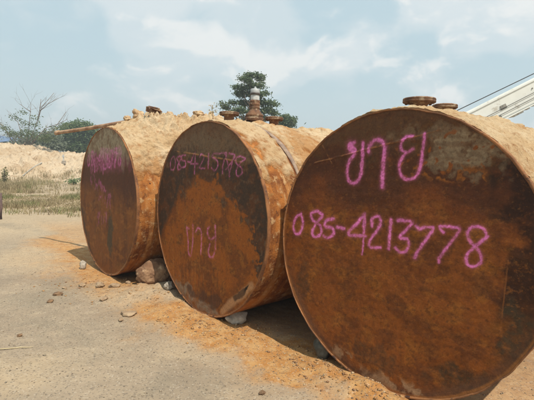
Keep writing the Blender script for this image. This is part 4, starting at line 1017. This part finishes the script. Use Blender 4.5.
b = MB(); b.tube([(-.055, 0, .5), (0, -.058, .51), (.058, 0, .5), (0, .06, .5), (-.055, 0, .5)], .004, 5); obj('wire_loop', b.mesh('wire_loop', M_dark_ring, True), root)
# blue roofed shed beyond the bank
S = (-27.225, 44.0, 2.74)
root = empty('shed', (S[0], S[1], -.05), 0, 'shed with a blue sheet roof peeping over the bank at the left edge', 'shed')
b = MB(); zt = S[2] + .05
prev = None; V = []
for k in range(41):
    x = -5.5 + 5.5 * k / 40; zc = zt - .0 * x - .16 * (x / 1.0 + 0) * -1 * 0
    zr = zt + (-x) * .13 + .03 * (k % 2)
    V += [(x, -2.2, zr - .05), (x, 2.2, zr + .5)]
b.add(V, [(2 * k, 2 * k + 2, 2 * k + 3, 2 * k + 1) for k in range(40)])
m_roof = simple_mat('blue_sheet_roof', (.10, .15, .25), (.14, .20, .31), 2, .5, .1)
me = b.mesh('roof', m_roof); ro = obj('roof', me, root); md = ro.modifiers.new('thick', 'SOLIDIFY'); md.thickness = .05
b = MB(); b.box((-2.75, 0, zt / 2 - .15), (5.0, 3.8, zt - .3)); obj('wall', b.mesh('wall', simple_mat('shed_wall', (.4, .4, .38), (.5, .5, .47), 3, .8, .1)), root)
b = MB(); b.box((-2.2, -1.92, .98), (.9, .05, 1.9)); obj('door', b.mesh('door', simple_mat('shed_door', (.2, .15, .1), (.26, .2, .14), 3, .8, .1)), root)
# ------------------------------------------------------------------ crane behind the nearest tank
M_boom = simple_mat('chalky_crane_paint', (.70, .70, .64), (.78, .78, .72), 1.2, .5, .1, .004, c3=(.50, .46, .38), s3=3.5, t3=(.60, .74))
M_cable = simple_mat('black_cable', (.02, .02, .02), (.04, .04, .04), 9, .6, 0)
A = Vector((6.516, 12.0, 3.375)); B_ = Vector((7.434, 12.0, 3.884)); bd = (B_ - A).normalized()
foot = A - bd * 4.0; tipb = A + bd * 7.0
root = empty('crane', (foot.x, foot.y, 0), 0, 'white crane with its long boom rising to the right behind the nearest tank', 'crane')
rel = lambda p: p - Vector((foot.x, foot.y, 0))
nrm = Vector((-bd.z, 0, bd.x)).normalized(); side = bd.cross(nrm).normalized()
Mx = Matrix((bd, side, nrm)).transposed()
b = MB(); L = (tipb - foot).length; H_ = .56
b.box(rel((foot + tipb) / 2), (L, .42, H_), Mx)
obj('boom', b.mesh('boom', M_boom, False, .012), root)
sg_ = -1 if side.y > 0 else 1
for t_, u_, w_, h_ in ((-.42, -.10, .05, .09), (-.33, -.16, .04, .07), (-.20, -.19, .05, .06), (-.02, .02, .17, .12), (.9, .12, .03, .03), (1.5, -.02, .05, .05)):
    b = MB(); b.box(rel(A + bd * t_ + nrm * u_) + side * sg_ * .222, (w_, .025, h_), Mx); obj('bracket', b.mesh('bracket', simple_mat('grimy_bracket', (.16, .15, .13), (.30, .28, .24), 9, .8, .3), False, .006), root)
b = MB()
for zz_ in (-H_ / 2 - .0, H_ / 2):
    for s_ in (-1, 1): b.box(rel((foot + tipb) / 2) + nrm * (zz_ + (.02 if zz_ > 0 else -.02)) + side * s_ * .20, (L - .02, .07, .035), Mx)
obj('boom_rail', b.mesh('boom_rail', M_boom, False), root)
for off in (.02, -.11):
    b = MB(); b.tube([rel(A - bd * 3.6 + nrm * (off - .06)) - side * -.24, rel(tipb + nrm * (off + .02)) - side * -.24], .008, 6)
    b2 = MB(); b2.tube([rel(A - bd * 3.6 + nrm * (off - .06) - side * .24 * sgn) for sgn in (1,)] + [rel(tipb + nrm * (off + .02) - side * .24)], .007, 6)
    obj('hose_line', (b2 if side.y > 0 else b).mesh('hose_line', M_cable, True), root)
for t_, w_, h_ in ((.32, .30, .09), (.62, .10, .06), (.84, .10, .05), (1.06, .12, .05), (1.9, .2, .07), (2.6, .2, .1), (3.9, .2, .1)):
    b = MB(); sg = -1 if side.y > 0 else 1
    b.box(rel(A + bd * t_ - nrm * (H_ / 2 + .06)) , (w_, .30, h_), Mx); b.tube([rel(A + bd * t_ - nrm * (H_ / 2 + .05)) - side * .17, rel(A + bd * t_ - nrm * (H_ / 2 + .05)) + side * .17], .03, 10)
    obj('boom_bracket', b.mesh('boom_bracket', M_white_metal, False, .008), root)
Cc0 = Vector((4.942, 11.3, 3.143)); Cc1 = Vector((6.959, 11.3, 4.206)); cd = (Cc1 - Cc0).normalized()
b = MB(); b.tube([rel(Cc0 - cd * 3.3), rel(Cc0), rel(Cc1), rel(Cc0 + cd * 8)], .013, 6); obj('hoist_cable', b.mesh('hoist_cable', M_cable, True), root)
# carrier, wholly behind the tank
b = MB(); b.box((.2, .2, .95), (3.6, 2.2, .35)); obj('chassis', b.mesh('chassis', M_boom, False, .02), root)
b = MB(); b.box((.1, .1, 1.27), (1.7, 1.6, .28)); b.box((-.1, .0, 1.38), (.5, .7, .45)); obj('turntable', b.mesh('turntable', M_boom, False, .02), root)
wm = MB(); wm.lathe([(0, -.15), (.25, -.15), (.29, -.12), (.46, -.14), (.5, -.09), (.5, .09), (.46, .14), (.29, .12), (.25, .15), (0, .15)], 28)
wme = wm.mesh('wheel', simple_mat('tyre_rubber', (.025, .025, .025), (.05, .045, .04), 9, .9, .2), True)
for x in (-1.0, .2, 1.4):
    for y in (-.85, 1.25):
        o = bpy.data.objects.new('wheel', wme); link(o, root); o.location = (x, y, .5); o.rotation_euler = (math.pi / 2, 0, 0)

# ------------------------------------------------------------------ thin dry season haze: one closed box of air inside the sky
hm = bpy.data.materials.new('haze_air'); hm.use_nodes = True; ht = hm.node_tree; ht.nodes.clear()
ho = ht.nodes.new('ShaderNodeOutputMaterial'); hv = ht.nodes.new('ShaderNodeVolumePrincipled')
hv.inputs['Color'].default_value = (.88, .94, 1.0, 1); hv.inputs['Density'].default_value = HAZE_DENSITY
hv.inputs['Anisotropy'].default_value = .3
ht.links.new(hv.outputs[0], ho.inputs['Volume'])
b = MB(); b.box((0, 700, 5.5), (3200, 3200, 19))
obj('haze', b.mesh('haze', hm), kind='stuff')
